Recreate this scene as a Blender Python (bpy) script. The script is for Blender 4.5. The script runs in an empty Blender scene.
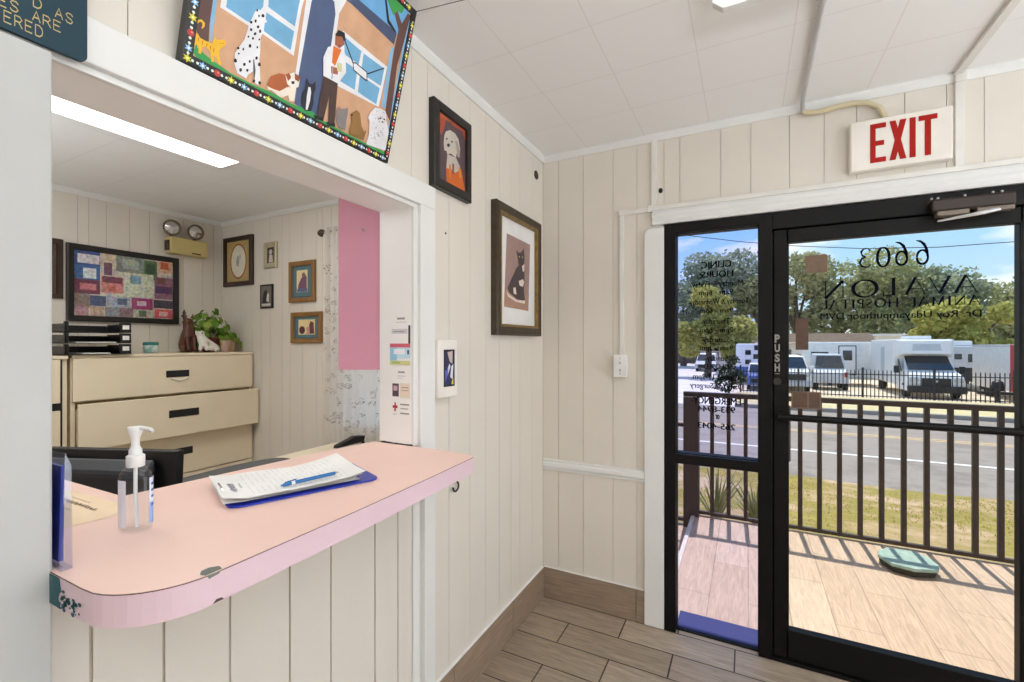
import bpy, bmesh, math, random
from mathutils import Vector, Matrix, Euler
from math import pi, sin, cos, radians
random.seed(11)
sc = bpy.context.scene
col = sc.collection

# ------------------------------------------------------------------ helpers
def lin(c):
    out = []
    for v in c[:3]:
        v /= 255.0
        out.append(v / 12.92 if v <= 0.04045 else ((v + 0.055) / 1.055) ** 2.4)
    return (out[0], out[1], out[2], 1.0)

def nodes(name):
    m = bpy.data.materials.new(name); m.use_nodes = True
    nt = m.node_tree; nt.nodes.clear()
    out = nt.nodes.new('ShaderNodeOutputMaterial')
    return m, nt, out

def N(nt, typ, **kw):
    n = nt.nodes.new(typ)
    for k, v in kw.items():
        if hasattr(n, k): setattr(n, k, v)
        else: n.inputs[k.replace('_', ' ')].default_value = v
    return n

def mat(name, c, rough=0.55, metal=0.0, var=0.06, scale=6.0, bump=0.0, bscale=60.0, stretch=(1, 1, 1), spec=0.5, c2=None):
    """painted / plastic / metal surface with slight procedural tone variation and optional fine bump"""
    m, nt, out = nodes(name)
    L = nt.links.new
    b = N(nt, 'ShaderNodeBsdfPrincipled'); b.inputs['Roughness'].default_value = rough
    b.inputs['Metallic'].default_value = metal; b.inputs['Specular IOR Level'].default_value = spec
    tc = N(nt, 'ShaderNodeTexCoord'); mp = N(nt, 'ShaderNodeMapping'); mp.inputs['Scale'].default_value = stretch
    L(tc.outputs['Object'], mp.inputs['Vector'])
    no = N(nt, 'ShaderNodeTexNoise'); no.inputs['Scale'].default_value = scale; no.inputs['Detail'].default_value = 4
    L(mp.outputs['Vector'], no.inputs['Vector'])
    mx = N(nt, 'ShaderNodeMix', data_type='RGBA')
    a = lin(c)
    b2 = lin(c2) if c2 else tuple(max(0, x * (1 - 2 * var)) for x in a[:3]) + (1,)
    mx.inputs[6].default_value = a; mx.inputs[7].default_value = b2
    rp = N(nt, 'ShaderNodeMapRange'); rp.inputs['From Min'].default_value = 0.35; rp.inputs['From Max'].default_value = 0.7
    L(no.outputs['Fac'], rp.inputs['Value']); L(rp.outputs['Result'], mx.inputs[0])
    L(mx.outputs[2], b.inputs['Base Color'])
    if bump:
        n2 = N(nt, 'ShaderNodeTexNoise'); n2.inputs['Scale'].default_value = bscale; n2.inputs['Detail'].default_value = 3
        L(mp.outputs['Vector'], n2.inputs['Vector'])
        bp = N(nt, 'ShaderNodeBump'); bp.inputs['Strength'].default_value = bump; bp.inputs['Distance'].default_value = 0.004
        L(n2.outputs['Fac'], bp.inputs['Height']); L(bp.outputs['Normal'], b.inputs['Normal'])
    L(b.outputs[0], out.inputs[0])
    return m

def emit_mat(name, c, strength):
    m, nt, out = nodes(name)
    e = N(nt, 'ShaderNodeEmission'); e.inputs[0].default_value = lin(c); e.inputs[1].default_value = strength
    nt.links.new(e.outputs[0], out.inputs[0]); return m

def glass_mat(name, tint, refl=0.05, rough=0.0):
    m, nt, out = nodes(name)
    t = N(nt, 'ShaderNodeBsdfTransparent'); t.inputs[0].default_value = tuple(tint) + (1,)
    g = N(nt, 'ShaderNodeBsdfGlossy'); g.inputs['Roughness'].default_value = rough
    fr = N(nt, 'ShaderNodeLayerWeight'); fr.inputs[0].default_value = 0.2
    mr = N(nt, 'ShaderNodeMapRange'); mr.inputs['To Min'].default_value = refl * 0.5; mr.inputs['To Max'].default_value = 0.5
    nt.links.new(fr.outputs['Facing'], mr.inputs['Value'])
    pw = N(nt, 'ShaderNodeMath', operation='POWER'); pw.inputs[1].default_value = 3.0
    nt.links.new(fr.outputs['Facing'], pw.inputs[0]); nt.links.new(pw.outputs[0], mr.inputs['Value'])
    mx = N(nt, 'ShaderNodeMixShader')
    nt.links.new(mr.outputs[0], mx.inputs[0]); nt.links.new(t.outputs[0], mx.inputs[1]); nt.links.new(g.outputs[0], mx.inputs[2])
    nt.links.new(mx.outputs[0], out.inputs[0]); return m

def art_mat(name, rough=0.6, blotch=0.0, bscale=30.0):
    """printed or painted picture surface: colours of its painted shapes come from the face colour"""
    m, nt, out = nodes(name); L = nt.links.new
    b = N(nt, 'ShaderNodeBsdfPrincipled'); b.inputs['Roughness'].default_value = rough
    at = N(nt, 'ShaderNodeAttribute'); at.attribute_name = 'Col'
    if blotch:
        tc = N(nt, 'ShaderNodeTexCoord'); no = N(nt, 'ShaderNodeTexNoise'); no.inputs['Scale'].default_value = bscale; no.inputs['Detail'].default_value = 3
        L(tc.outputs['Object'], no.inputs['Vector'])
        mr = N(nt, 'ShaderNodeMapRange'); mr.inputs['From Min'].default_value = .3; mr.inputs['From Max'].default_value = .7
        mr.inputs['To Min'].default_value = 1 - blotch; mr.inputs['To Max'].default_value = 1 + blotch * .6
        L(no.outputs['Fac'], mr.inputs['Value'])
        mx = N(nt, 'ShaderNodeVectorMath', operation='SCALE'); L(at.outputs['Color'], mx.inputs[0]); L(mr.outputs[0], mx.inputs['Scale'])
        if blotch > .3:
            n2 = N(nt, 'ShaderNodeTexNoise'); n2.inputs['Scale'].default_value = bscale * .45; n2.inputs['Detail'].default_value = 4; n2.inputs['Distortion'].default_value = 1.0; L(tc.outputs['Object'], n2.inputs['Vector'])
            m2 = N(nt, 'ShaderNodeMix', data_type='RGBA', blend_type='OVERLAY'); m2.inputs[0].default_value = .55; L(mx.outputs[0], m2.inputs[6]); L(n2.outputs['Color'], m2.inputs[7]); L(m2.outputs[2], b.inputs['Base Color'])
        else: L(mx.outputs[0], b.inputs['Base Color'])
    else:
        L(at.outputs['Color'], b.inputs['Base Color'])
    L(b.outputs[0], out.inputs[0]); return m

class MB:
    """collects shapes into one bmesh; build() links it as ONE object"""
    def __init__(s):
        s.bm = bmesh.new(); s.cl = s.bm.loops.layers.float_color.new('Col'); s.mi = 0; s.c = (1, 1, 1, 1); s.sm = False
    def _fin(s, fs):
        for f in fs:
            f.material_index = s.mi; f.smooth = s.sm
            for l in f.loops: l[s.cl] = s.c
    def colour(s, rgb): s.c = lin(rgb); return s
    def box(s, lo, hi, bev=0.0, M=None, seg=2):
        lo = Vector(lo); hi = Vector(hi)
        T = Matrix.Translation((lo + hi) / 2) @ Matrix.Diagonal((abs(hi.x - lo.x), abs(hi.y - lo.y), abs(hi.z - lo.z), 1))
        if M is not None: T = M @ T
        g = bmesh.ops.create_cube(s.bm, size=1.0, matrix=T)
        vs = g['verts']; fs = set(f for v in vs for f in v.link_faces)
        if bev > 0:
            r = bmesh.ops.bevel(s.bm, geom=list(set(e for v in vs for e in v.link_edges)), offset=bev, segments=seg, affect='EDGES', profile=0.5)
            fs = set(f for v in r['verts'] for f in v.link_faces) | set(f for f in fs if f.is_valid)
        s._fin(fs); return s
    def poly(s, pts, flip=False):
        vs = [s.bm.verts.new(p) for p in (reversed(pts) if flip else pts)]
        f = s.bm.faces.new(vs); s._fin([f]); return f
    def prism(s, pts, d):
        """polygon (3D points) extruded by the vector d, closed"""
        d = Vector(d); pts = [Vector(p) for p in pts]; n = len(pts)
        a = [s.bm.verts.new(p) for p in pts]; b = [s.bm.verts.new(p + d) for p in pts]
        fs = [s.bm.faces.new(list(reversed(a))), s.bm.faces.new(b)]
        for i in range(n):
            j = (i + 1) % n; fs.append(s.bm.faces.new((a[i], a[j], b[j], b[i])))
        s._fin(fs); bmesh.ops.recalc_face_normals(s.bm, faces=fs); return s
    def loft(s, rings, cap=True, closed=True):
        """rings: lists of 3D points with the same count"""
        R = [[s.bm.verts.new(p) for p in r] for r in rings]; fs = []; n = len(R[0])
        for i in range(len(R) - 1):
            for j in range(n if closed else n - 1):
                k = (j + 1) % n; fs.append(s.bm.faces.new((R[i][j], R[i][k], R[i + 1][k], R[i + 1][j])))
        if cap and closed: fs += [s.bm.faces.new(list(reversed(R[0]))), s.bm.faces.new(R[-1])]
        s._fin(fs); bmesh.ops.recalc_face_normals(s.bm, faces=fs); return s
    def tube(s, pts, r, seg=8, cap=True):
        pts = [Vector(p) for p in pts]; rings = []; up = None
        for i, p in enumerate(pts):
            t = (pts[min(i + 1, len(pts) - 1)] - pts[max(i - 1, 0)]).normalized()
            if up is None: up = Vector((0, 0, 1)) if abs(t.z) < .9 else Vector((1, 0, 0))
            a = t.cross(up).normalized(); b = a.cross(t).normalized(); up = b
            rr = r[i] if isinstance(r, (list, tuple)) else r
            rings.append([p + (a * cos(2 * pi * k / seg) + b * sin(2 * pi * k / seg)) * rr for k in range(seg)])
        return s.loft(rings, cap)
    def lathe(s, prof, c=(0, 0, 0), seg=24, sx=1.0, sy=1.0, M=None, cap=True):
        rings = []
        for r, z in prof:
            ring = [Vector((r * sx * cos(2 * pi * k / seg), r * sy * sin(2 * pi * k / seg), z)) for k in range(seg)]
            rings.append([(M @ p if M is not None else p) + Vector(c) for p in ring])
        return s.loft(rings, cap)
    def ball(s, c, r, seg=12):
        if not isinstance(r, (list, tuple)): r = (r, r, r)
        g = bmesh.ops.create_uvsphere(s.bm, u_segments=seg, v_segments=max(6, seg * 2 // 3), radius=1.0, matrix=Matrix.Translation(c) @ Matrix.Diagonal((r[0], r[1], r[2], 1)))
        s._fin(set(f for v in g['verts'] for f in v.link_faces)); return s
    def build(s, name, mats, parent=None, smooth=None, local=False, bevel=0.0, subsurf=0):
        if parent is not None and not local:
            off = origin(parent)
            bmesh.ops.translate(s.bm, verts=s.bm.verts, vec=-off)
        me = bpy.data.meshes.new(name); s.bm.to_mesh(me); s.bm.free()
        o = bpy.data.objects.new(name, me); col.objects.link(o)
        for m in (mats if isinstance(mats, (list, tuple)) else [mats]): me.materials.append(m)
        if parent is not None: o.parent = parent
        if smooth is not None:
            for p in me.polygons: p.use_smooth = True
            if smooth is not True: me.set_sharp_from_angle(angle=radians(smooth))
        if bevel:
            md = o.modifiers.new('edge', 'BEVEL'); md.width = bevel; md.segments = 2; md.limit_method = 'ANGLE'
        if subsurf:
            md = o.modifiers.new('sub', 'SUBSURF'); md.levels = subsurf; md.render_levels = subsurf
        return o

def origin(o):
    v = Vector((0, 0, 0))
    while o is not None: v += o.location; o = o.parent
    return v

def thing(name, label, cat, loc, group=None, rz=0.0):
    o = bpy.data.objects.new(name, None); col.objects.link(o); o.empty_display_size = .1
    o.location = loc; o.rotation_euler.z = rz; o['label'] = label; o['category'] = cat
    if group: o['group'] = group
    return o
def tag(o, label, cat, group=None, kind=None):
    o['label'] = label; o['category'] = cat
    if group: o['group'] = group
    if kind: o['kind'] = kind
    return o
def part_label(o, label): o['label'] = label; return o
def struct(mb, name, m, parent=None, label=None, **kw):
    o = mb.build(name, m, parent, **kw)
    if parent is None: o['kind'] = 'structure'
    if label: o['label'] = label
    return o
def struct_empty(name, loc, label=None):
    o = bpy.data.objects.new(name, None); col.objects.link(o); o.location = loc; o['kind'] = 'structure'
    if label: o['label'] = label
    return o
def dup(root, loc, label, rz=None):
    r = root.copy(); col.objects.link(r); r.location = loc; r['label'] = label
    if rz is not None: r.rotation_euler.z = rz
    for ch in list(root.children):
        c = ch.copy(); col.objects.link(c); c.parent = r
        for g in list(ch.children):
            d = g.copy(); col.objects.link(d); d.parent = c
    return r

_txt = {}
def glyphs(s, bold=0.0):
    """outline faces of a line of lettering, scaled to a unit box"""
    k = (s, bold)
    if k in _txt: return _txt[k]
    cu = bpy.data.curves.new('line', 'FONT'); cu.body = s; cu.resolution_u = 3; cu.offset = bold
    o = bpy.data.objects.new('line', cu); col.objects.link(o)
    dg = bpy.context.evaluated_depsgraph_get(); dg.update()
    me = o.evaluated_get(dg).to_mesh()
    vs = [v.co.copy() for v in me.vertices]; fs = [tuple(p.vertices) for p in me.polygons]
    o.evaluated_get(dg).to_mesh_clear()
    bpy.data.objects.remove(o); bpy.data.curves.remove(cu)
    x0 = min(v.x for v in vs); x1 = max(v.x for v in vs); y0 = min(v.y for v in vs); y1 = max(v.y for v in vs)
    r = ([((v.x - x0) / (x1 - x0), (v.y - y0) / (y1 - y0)) for v in vs], fs, (x1 - x0) / (y1 - y0))
    _txt[k] = r; return r
def write(mb, s, fn, bold=0.0):
    """lettering s laid out by fn(a, b) -> 3D with a along the line 0..1 and b up 0..1"""
    vs, fs, asp = glyphs(s, bold)
    V = [mb.bm.verts.new(fn(a, b)) for a, b in vs]; out = []
    for f in fs:
        try: out.append(mb.bm.faces.new([V[i] for i in f]))
        except ValueError: pass
    mb._fin(out)
def ribbon(mb, pts, ws, fn):
    """pen stroke of changing width through 2D points"""
    n = len(pts); Lp, Rp = [], []
    for i in range(n):
        a = Vector(pts[max(i - 1, 0)]); b = Vector(pts[min(i + 1, n - 1)]); t = (b - a).normalized(); q = Vector((-t.y, t.x))
        w = ws[i] if isinstance(ws, (list, tuple)) else ws
        p = Vector(pts[i]); Lp.append(p + q * w / 2); Rp.append(p - q * w / 2)
    for i in range(n - 1):
        mb.poly([fn(*Lp[i]), fn(*Rp[i]), fn(*Rp[i + 1]), fn(*Lp[i + 1])])
# roman capitals with thick and thin strokes, unit boxes
def arc(cx, cy, rx, ry, a0, a1, n, w0, w1, k=0.0):
    P, W = [], []
    for i in range(n + 1):
        a = radians(a0 + (a1 - a0) * i / n)
        P.append((cx + rx * cos(a), cy + ry * sin(a))); W.append(w0 + (w1 - w0) * abs(cos(a + k)))
    return P, W
TK, TN = .13, .05
def roman(ch):
    S = []
    ln = lambda x0, y0, x1, y1, w: S.append(([(x0, y0), (x1, y1)], [w, w]))
    if ch == 'A': ln(.06, 0, .5, 1, TN); ln(.5, 1, .93, 0, TK); ln(.24, .33, .76, .33, TN); ln(0, .015, .16, .015, .03); ln(.8, .015, 1, .015, .03)
    elif ch == 'V': ln(.07, 1, .5, 0, TK); ln(.5, 0, .94, 1, TN); ln(0, .985, .2, .985, .03); ln(.84, .985, 1, .985, .03)
    elif ch == 'N': ln(.1, 0, .1, 1, TN); ln(.1, 1, .88, 0, TK); ln(.88, 0, .88, 1, TN); ln(0, .015, .2, .015, .03); ln(.78, .985, 1, .985, .03)
    elif ch == 'L': ln(.2, 0, .2, 1, .26); ln(.2, .03, 1, .03, .06); ln(.96, 0, .96, .22, .06); ln(0, .985, .45, .985, .03)
    elif ch == 'I': ln(.5, 0, .5, 1, .5); ln(0, .015, 1, .015, .03); ln(0, .985, 1, .985, .03)
    elif ch == 'M': ln(.1, 0, .14, 1, TN); ln(.14, 1, .5, .08, TK); ln(.5, .08, .86, 1, TN); ln(.86, 1, .9, 0, TK); ln(0, .015, .2, .015, .03); ln(.8, .015, 1, .015, .03)
    elif ch == 'H': ln(.14, 0, .14, 1, TK); ln(.86, 0, .86, 1, TK); ln(.14, .52, .86, .52, TN); ln(0, .015, .28, .015, .03); ln(.72, .015, 1, .015, .03)
    elif ch == 'T': ln(.5, 0, .5, 1, TK * 1.2); ln(0, .97, 1, .97, .06); ln(.03, .8, .03, 1, .05); ln(.97, .8, .97, 1, .05); ln(.3, .015, .7, .015, .03)
    elif ch == 'P': ln(.2, 0, .2, 1, TK * 1.3); S.append(arc(.25, .73, .65, .25, 90, -90, 10, .05, .16)); ln(0, .015, .42, .015, .03)
    elif ch == 'S': S.append(([(.9, .82), (.7, .97), (.4, .97), (.14, .8), (.22, .6), (.6, .47), (.86, .3), (.8, .1), (.5, .03), (.2, .06), (.06, .24)], [.05, .06, .06, .1, .14, .16, .14, .08, .06, .06, .05]))
    elif ch == 'O': S.append(arc(.5, .5, .44, .47, 0, 360, 28, .05, .14, .25))
    elif ch == '0': S.append(arc(.5, .5, .40, .47, 0, 360, 24, .06, .2))
    elif ch == '6':
        S.append(arc(.5, .31, .4, .28, 0, 360, 22, .06, .17))
        S.append(([(.12, .34), (.16, .55), (.34, .8), (.62, .95), (.95, 1.0)], [.18, .19, .17, .1, .03]))
    elif ch == '3':
        S.append(([(.1, .84), (.3, .96), (.6, .95), (.8, .8), (.72, .62), (.42, .53)], [.09, .05, .08, .18, .12, .05]))
        S.append(([(.42, .53), (.75, .46), (.9, .28), (.78, .1), (.5, .02), (.2, .04), (.06, .16)], [.05, .12, .19, .12, .06, .06, .1]))
    return S
ROMAN_W = dict(A=.95, N=.95, I=.32, M=1.1, L=.62, H=.95, O=1.0, S=.6, P=.65, T=.8)
ROMAN_W[' '] = .5
ART_PAINTING = [
 ((92,62,58),[(-0.001,0.194),(0.045,0.227),(0.043,0.144),(0.044,0.124),(0.043,0.094),(0.046,0.062),(0.012,0.053),(0.012,0.088)]),
 ((130,178,212),[(0.045,0.227),(0.054,0.233),(0.051,0.149),(0.051,0.099),(0.052,0.066),(0.048,0.066),(0.043,0.106),(0.043,0.144)]),
 ((232,232,236),[(0.059,0.204),(0.058,0.138),(0.119,0.137),(0.148,0.139),(0.233,0.134),(0.233,0.177),(0.233,0.241),(0.238,0.285),(0.179,0.285)]),
 ((112,170,208),[(0.07,0.202),(0.069,0.145),(0.112,0.144),(0.129,0.145),(0.136,0.176),(0.144,0.192),(0.142,0.218),(0.099,0.221)]),
 ((112,170,208),[(0.152,0.23),(0.155,0.199),(0.224,0.197),(0.225,0.246),(0.226,0.266),(0.181,0.271)]),
 ((112,170,208),[(0.153,0.186),(0.153,0.146),(0.223,0.142),(0.224,0.186)]),
 ((232,232,236),[(0.262,0.33),(0.351,0.339),(0.335,0.295),(0.339,0.212),(0.288,0.115),(0.245,0.088),(0.241,0.27)]),
 ((72,88,124),[(0.274,0.32),(0.316,0.311),(0.325,0.287),(0.328,0.209),(0.32,0.132),(0.324,0.024),(0.255,0.031),(0.253,0.098),(0.255,0.275)]),
 ((66,78,108),[(0.303,0.333),(0.384,0.366),(0.535,0.364),(0.532,0.327),(0.368,0.338)]),
 ((104,166,214),[(0.343,0.372),(0.475,0.438),(0.57,0.45),(0.549,0.349),(0.531,0.363),(0.385,0.361)]),
 ((232,232,236),[(0.355,0.264),(0.523,0.259),(0.519,0.141),(0.358,0.128)]),
 ((112,170,208),[(0.361,0.253),(0.423,0.249),(0.422,0.213),(0.372,0.213)]),
 ((112,170,208),[(0.432,0.248),(0.513,0.249),(0.512,0.199),(0.434,0.196)]),
 ((112,170,208),[(0.376,0.197),(0.421,0.197),(0.424,0.145),(0.369,0.144)]),
 ((112,170,208),[(0.432,0.191),(0.51,0.191),(0.508,0.144),(0.436,0.145)]),
 ((40,40,48),[(0.402,0.209),(0.412,0.213),(0.454,0.21),(0.462,0.187),(0.451,0.185),(0.408,0.19)]),
 ((232,232,236),[(0.405,0.207),(0.412,0.21),(0.452,0.207),(0.458,0.19),(0.45,0.189),(0.41,0.193)]),
 ((25,24,30),[(0.363,0.245),(0.366,0.247),(0.405,0.208),(0.402,0.205)]),
 ((25,24,30),[(0.455,0.206),(0.511,0.251),(0.512,0.248),(0.458,0.204)]),
 ((132,180,214),[(0.533,0.326),(0.521,0.305),(0.529,0.148),(0.545,0.148)]),
 ((132,180,214),[(0.566,0.388),(0.576,0.424),(0.588,0.066),(0.57,0.059)]),
 ((96,64,56),[(0.547,0.141),(0.536,0.313),(0.538,0.373),(0.502,0.415),(0.514,0.423),(0.546,0.395),(0.561,0.433),(0.574,0.436),(0.568,0.36),(0.559,0.282),(0.573,0.122)]),
 ((25,24,30),[(0.464,0.425),(0.47,0.429),(0.498,0.377),(0.53,0.364),(0.527,0.359),(0.493,0.366)]),
 ((58,150,70),[(0.474,0.424),(0.494,0.444),(0.544,0.441),(0.539,0.42),(0.519,0.414),(0.51,0.397),(0.492,0.408)]),
 ((52,156,78),[(0.014,0.057),(0.027,0.039),(0.047,0.033),(0.096,0.024),(0.148,0.025),(0.192,0.029),(0.247,0.027),(0.305,0.035),(0.338,0.026),(0.426,0.025),(0.503,0.026),(0.578,0.029),(0.58,0.014),(0.43,0.005),(0.264,0.011),(0.133,0.01),(0.028,0.012),(0.014,0.027)]),
 ((238,186,36),[(0.017,0.061),(0.023,0.066),(0.029,0.06),(0.042,0.06),(0.053,0.061),(0.054,0.067),(0.056,0.077),(0.061,0.074),(0.069,0.079),(0.075,0.083),(0.079,0.074),(0.072,0.064),(0.068,0.056),(0.069,0.046),(0.076,0.032),(0.071,0.028),(0.064,0.04),(0.058,0.041),(0.061,0.029),(0.056,0.027),(0.051,0.046),(0.041,0.049),(0.035,0.046),(0.035,0.031),(0.03,0.03),(0.028,0.044),(0.023,0.044),(0.021,0.033),(0.018,0.033),(0.019,0.047)]),
 ((238,186,36),[(0.018,0.061),(0.015,0.077),(0.019,0.089),(0.027,0.095),(0.034,0.092),(0.034,0.085),(0.03,0.078),(0.029,0.08),(0.03,0.085),(0.029,0.09),(0.024,0.089),(0.019,0.08),(0.022,0.064)]),
 ((190,100,20),[(0.025,0.058),(0.027,0.059),(0.027,0.051),(0.026,0.051)]),
 ((190,100,20),[(0.033,0.057),(0.035,0.057),(0.035,0.049),(0.034,0.049)]),
 ((190,100,20),[(0.042,0.056),(0.044,0.057),(0.043,0.049),(0.042,0.049)]),
 ((190,100,20),[(0.049,0.055),(0.051,0.056),(0.051,0.048),(0.05,0.048)]),
 ((190,100,20),[(0.056,0.054),(0.058,0.054),(0.058,0.047),(0.057,0.046)]),
 ((25,24,30),[(0.067,0.07),(0.068,0.072),(0.069,0.072),(0.068,0.07)]),
 ((25,24,30),[(0.072,0.073),(0.073,0.075),(0.074,0.074),(0.073,0.073)]),
 ((232,232,236),[(0.132,0.18),(0.141,0.182),(0.15,0.176),(0.157,0.167),(0.15,0.16),(0.153,0.145),(0.148,0.128),(0.152,0.103),(0.153,0.084),(0.164,0.035),(0.158,0.029),(0.151,0.031),(0.145,0.054),(0.133,0.039),(0.131,0.03),(0.11,0.031),(0.101,0.048),(0.099,0.068),(0.105,0.082),(0.115,0.107),(0.119,0.136),(0.124,0.158),(0.127,0.17)]),
 ((25,24,30),[(0.134,0.178),(0.133,0.175),(0.131,0.174),(0.13,0.177),(0.131,0.18),(0.133,0.18)]),
 ((25,24,30),[(0.126,0.147),(0.124,0.144),(0.122,0.143),(0.12,0.146),(0.122,0.149),(0.125,0.15)]),
 ((25,24,30),[(0.128,0.132),(0.126,0.129),(0.124,0.129),(0.122,0.132),(0.124,0.135),(0.127,0.135)]),
 ((25,24,30),[(0.138,0.13),(0.136,0.126),(0.133,0.125),(0.132,0.128),(0.134,0.132),(0.137,0.133)]),
 ((25,24,30),[(0.142,0.147),(0.14,0.143),(0.137,0.143),(0.136,0.146),(0.138,0.149),(0.141,0.15)]),
 ((25,24,30),[(0.124,0.116),(0.122,0.113),(0.12,0.113),(0.12,0.115),(0.121,0.117),(0.123,0.118)]),
 ((25,24,30),[(0.148,0.123),(0.146,0.121),(0.144,0.12),(0.144,0.122),(0.145,0.125),(0.147,0.125)]),
 ((25,24,30),[(0.131,0.1),(0.13,0.096),(0.126,0.095),(0.125,0.099),(0.127,0.103),(0.13,0.103)]),
 ((25,24,30),[(0.117,0.085),(0.116,0.082),(0.114,0.082),(0.113,0.085),(0.114,0.087),(0.116,0.088)]),
 ((25,24,30),[(0.107,0.081),(0.105,0.079),(0.103,0.078),(0.102,0.081),(0.103,0.084),(0.106,0.084)]),
 ((25,24,30),[(0.106,0.054),(0.104,0.05),(0.1,0.05),(0.099,0.053),(0.101,0.058),(0.104,0.058)]),
 ((25,24,30),[(0.135,0.068),(0.134,0.065),(0.131,0.065),(0.13,0.068),(0.132,0.071),(0.134,0.071)]),
 ((25,24,30),[(0.119,0.041),(0.117,0.037),(0.114,0.037),(0.113,0.041),(0.114,0.044),(0.118,0.045)]),
 ((25,24,30),[(0.133,0.048),(0.131,0.044),(0.129,0.044),(0.127,0.047),(0.129,0.05),(0.132,0.051)]),
 ((25,24,30),[(0.125,0.056),(0.123,0.053),(0.12,0.052),(0.119,0.056),(0.121,0.059),(0.124,0.06)]),
 ((25,24,30),[(0.146,0.105),(0.145,0.103),(0.143,0.102),(0.142,0.105),(0.143,0.107),(0.145,0.108)]),
 ((25,24,30),[(0.149,0.083),(0.147,0.079),(0.144,0.079),(0.143,0.082),(0.145,0.086),(0.148,0.086)]),
 ((25,24,30),[(0.158,0.073),(0.156,0.069),(0.152,0.069),(0.151,0.072),(0.153,0.077),(0.156,0.077)]),
 ((25,24,30),[(0.134,0.155),(0.133,0.151),(0.13,0.151),(0.129,0.153),(0.13,0.157),(0.133,0.158)]),
 ((25,24,30),[(0.151,0.033),(0.149,0.029),(0.146,0.029),(0.145,0.033),(0.147,0.036),(0.15,0.037)]),
 ((25,24,30),[(0.165,0.036),(0.163,0.032),(0.16,0.032),(0.158,0.035),(0.16,0.039),(0.164,0.039)]),
 ((25,24,30),[(0.139,0.169),(0.138,0.166),(0.136,0.166),(0.135,0.168),(0.136,0.171),(0.138,0.171)]),
 ((25,24,30),[(0.149,0.175),(0.147,0.171),(0.143,0.17),(0.142,0.173),(0.144,0.177),(0.147,0.178)]),
 ((25,24,30),[(0.147,0.141),(0.146,0.137),(0.143,0.136),(0.142,0.139),(0.143,0.143),(0.146,0.144)]),
 ((25,24,30),[(0.134,0.118),(0.133,0.115),(0.13,0.114),(0.129,0.117),(0.131,0.12),(0.133,0.12)]),
 ((25,24,30),[(0.109,0.071),(0.107,0.069),(0.105,0.069),(0.105,0.071),(0.106,0.073),(0.108,0.073)]),
 ((90,90,100),[(0.139,0.076),(0.141,0.077),(0.148,0.056),(0.149,0.034),(0.143,0.053)]),
 ((172,92,48),[(0.179,0.04),(0.185,0.062),(0.203,0.078),(0.226,0.085),(0.233,0.07),(0.223,0.04),(0.191,0.036)]),
 ((238,226,210),[(0.179,0.037),(0.192,0.037),(0.211,0.04),(0.228,0.058),(0.251,0.068),(0.252,0.035),(0.24,0.03),(0.234,0.042),(0.22,0.029),(0.212,0.028),(0.191,0.033),(0.183,0.03)]),
 ((240,232,222),[(0.219,0.082),(0.24,0.099),(0.257,0.092),(0.257,0.072),(0.242,0.061),(0.227,0.065)]),
 ((150,76,40),[(0.219,0.083),(0.227,0.091),(0.234,0.085),(0.228,0.072)]),
 ((150,76,40),[(0.241,0.098),(0.258,0.096),(0.255,0.083),(0.244,0.086)]),
 ((25,24,30),[(0.236,0.076),(0.244,0.08),(0.245,0.074),(0.238,0.07)]),
 ((25,24,30),[(0.23,0.08),(0.232,0.081),(0.233,0.079),(0.23,0.077)]),
 ((25,24,30),[(0.245,0.086),(0.248,0.087),(0.248,0.084),(0.246,0.083)]),
 ((30,32,44),[(0.269,0.061),(0.276,0.078),(0.274,0.103),(0.285,0.094),(0.293,0.097),(0.3,0.107),(0.304,0.09),(0.301,0.076),(0.305,0.054),(0.302,0.033),(0.285,0.027),(0.272,0.038)]),
 ((232,232,236),[(0.283,0.085),(0.289,0.087),(0.293,0.076),(0.294,0.055),(0.291,0.031),(0.286,0.03),(0.283,0.063)]),
 ((72,50,46),[(0.32,0.132),(0.365,0.14),(0.377,0.035),(0.357,0.025),(0.347,0.099),(0.342,0.031),(0.321,0.027)]),
 ((25,24,30),[(0.311,0.028),(0.342,0.034),(0.342,0.025),(0.317,0.019)]),
 ((25,24,30),[(0.351,0.027),(0.379,0.035),(0.381,0.026),(0.358,0.019)]),
 ((232,232,236),[(0.318,0.202),(0.339,0.218),(0.372,0.215),(0.385,0.172),(0.366,0.134),(0.319,0.131),(0.31,0.172)]),
 ((222,112,40),[(0.333,0.213),(0.359,0.217),(0.353,0.192),(0.348,0.17),(0.337,0.173)]),
 ((160,92,62),[(0.333,0.245),(0.359,0.254),(0.365,0.234),(0.352,0.218),(0.338,0.22)]),
 ((25,24,30),[(0.333,0.242),(0.34,0.257),(0.359,0.261),(0.366,0.246),(0.36,0.241),(0.354,0.248),(0.337,0.24)]),
 ((160,92,62),[(0.336,0.164),(0.36,0.17),(0.36,0.154),(0.34,0.148)]),
 ((210,206,160),[(0.351,0.181),(0.368,0.187),(0.371,0.166),(0.357,0.162)]),
 ((130,40,40),[(0.348,0.223),(0.355,0.227),(0.354,0.224),(0.348,0.221)]),
 ((150,160,172),[(0.341,0.166),(0.343,0.168),(0.347,0.137),(0.343,0.135)]),
 ((132,126,126),[(0.38,0.083),(0.388,0.077),(0.404,0.085),(0.411,0.092),(0.414,0.074),(0.413,0.056),(0.415,0.031),(0.393,0.028),(0.381,0.048),(0.388,0.064)]),
 ((132,126,126),[(0.377,0.079),(0.375,0.066),(0.382,0.041),(0.392,0.032),(0.394,0.038),(0.385,0.049),(0.381,0.068)]),
 ((144,104,54),[(0.428,0.085),(0.44,0.098),(0.454,0.095),(0.468,0.064),(0.48,0.053),(0.488,0.061),(0.487,0.052),(0.484,0.03),(0.429,0.026),(0.431,0.059),(0.428,0.07)]),
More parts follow.
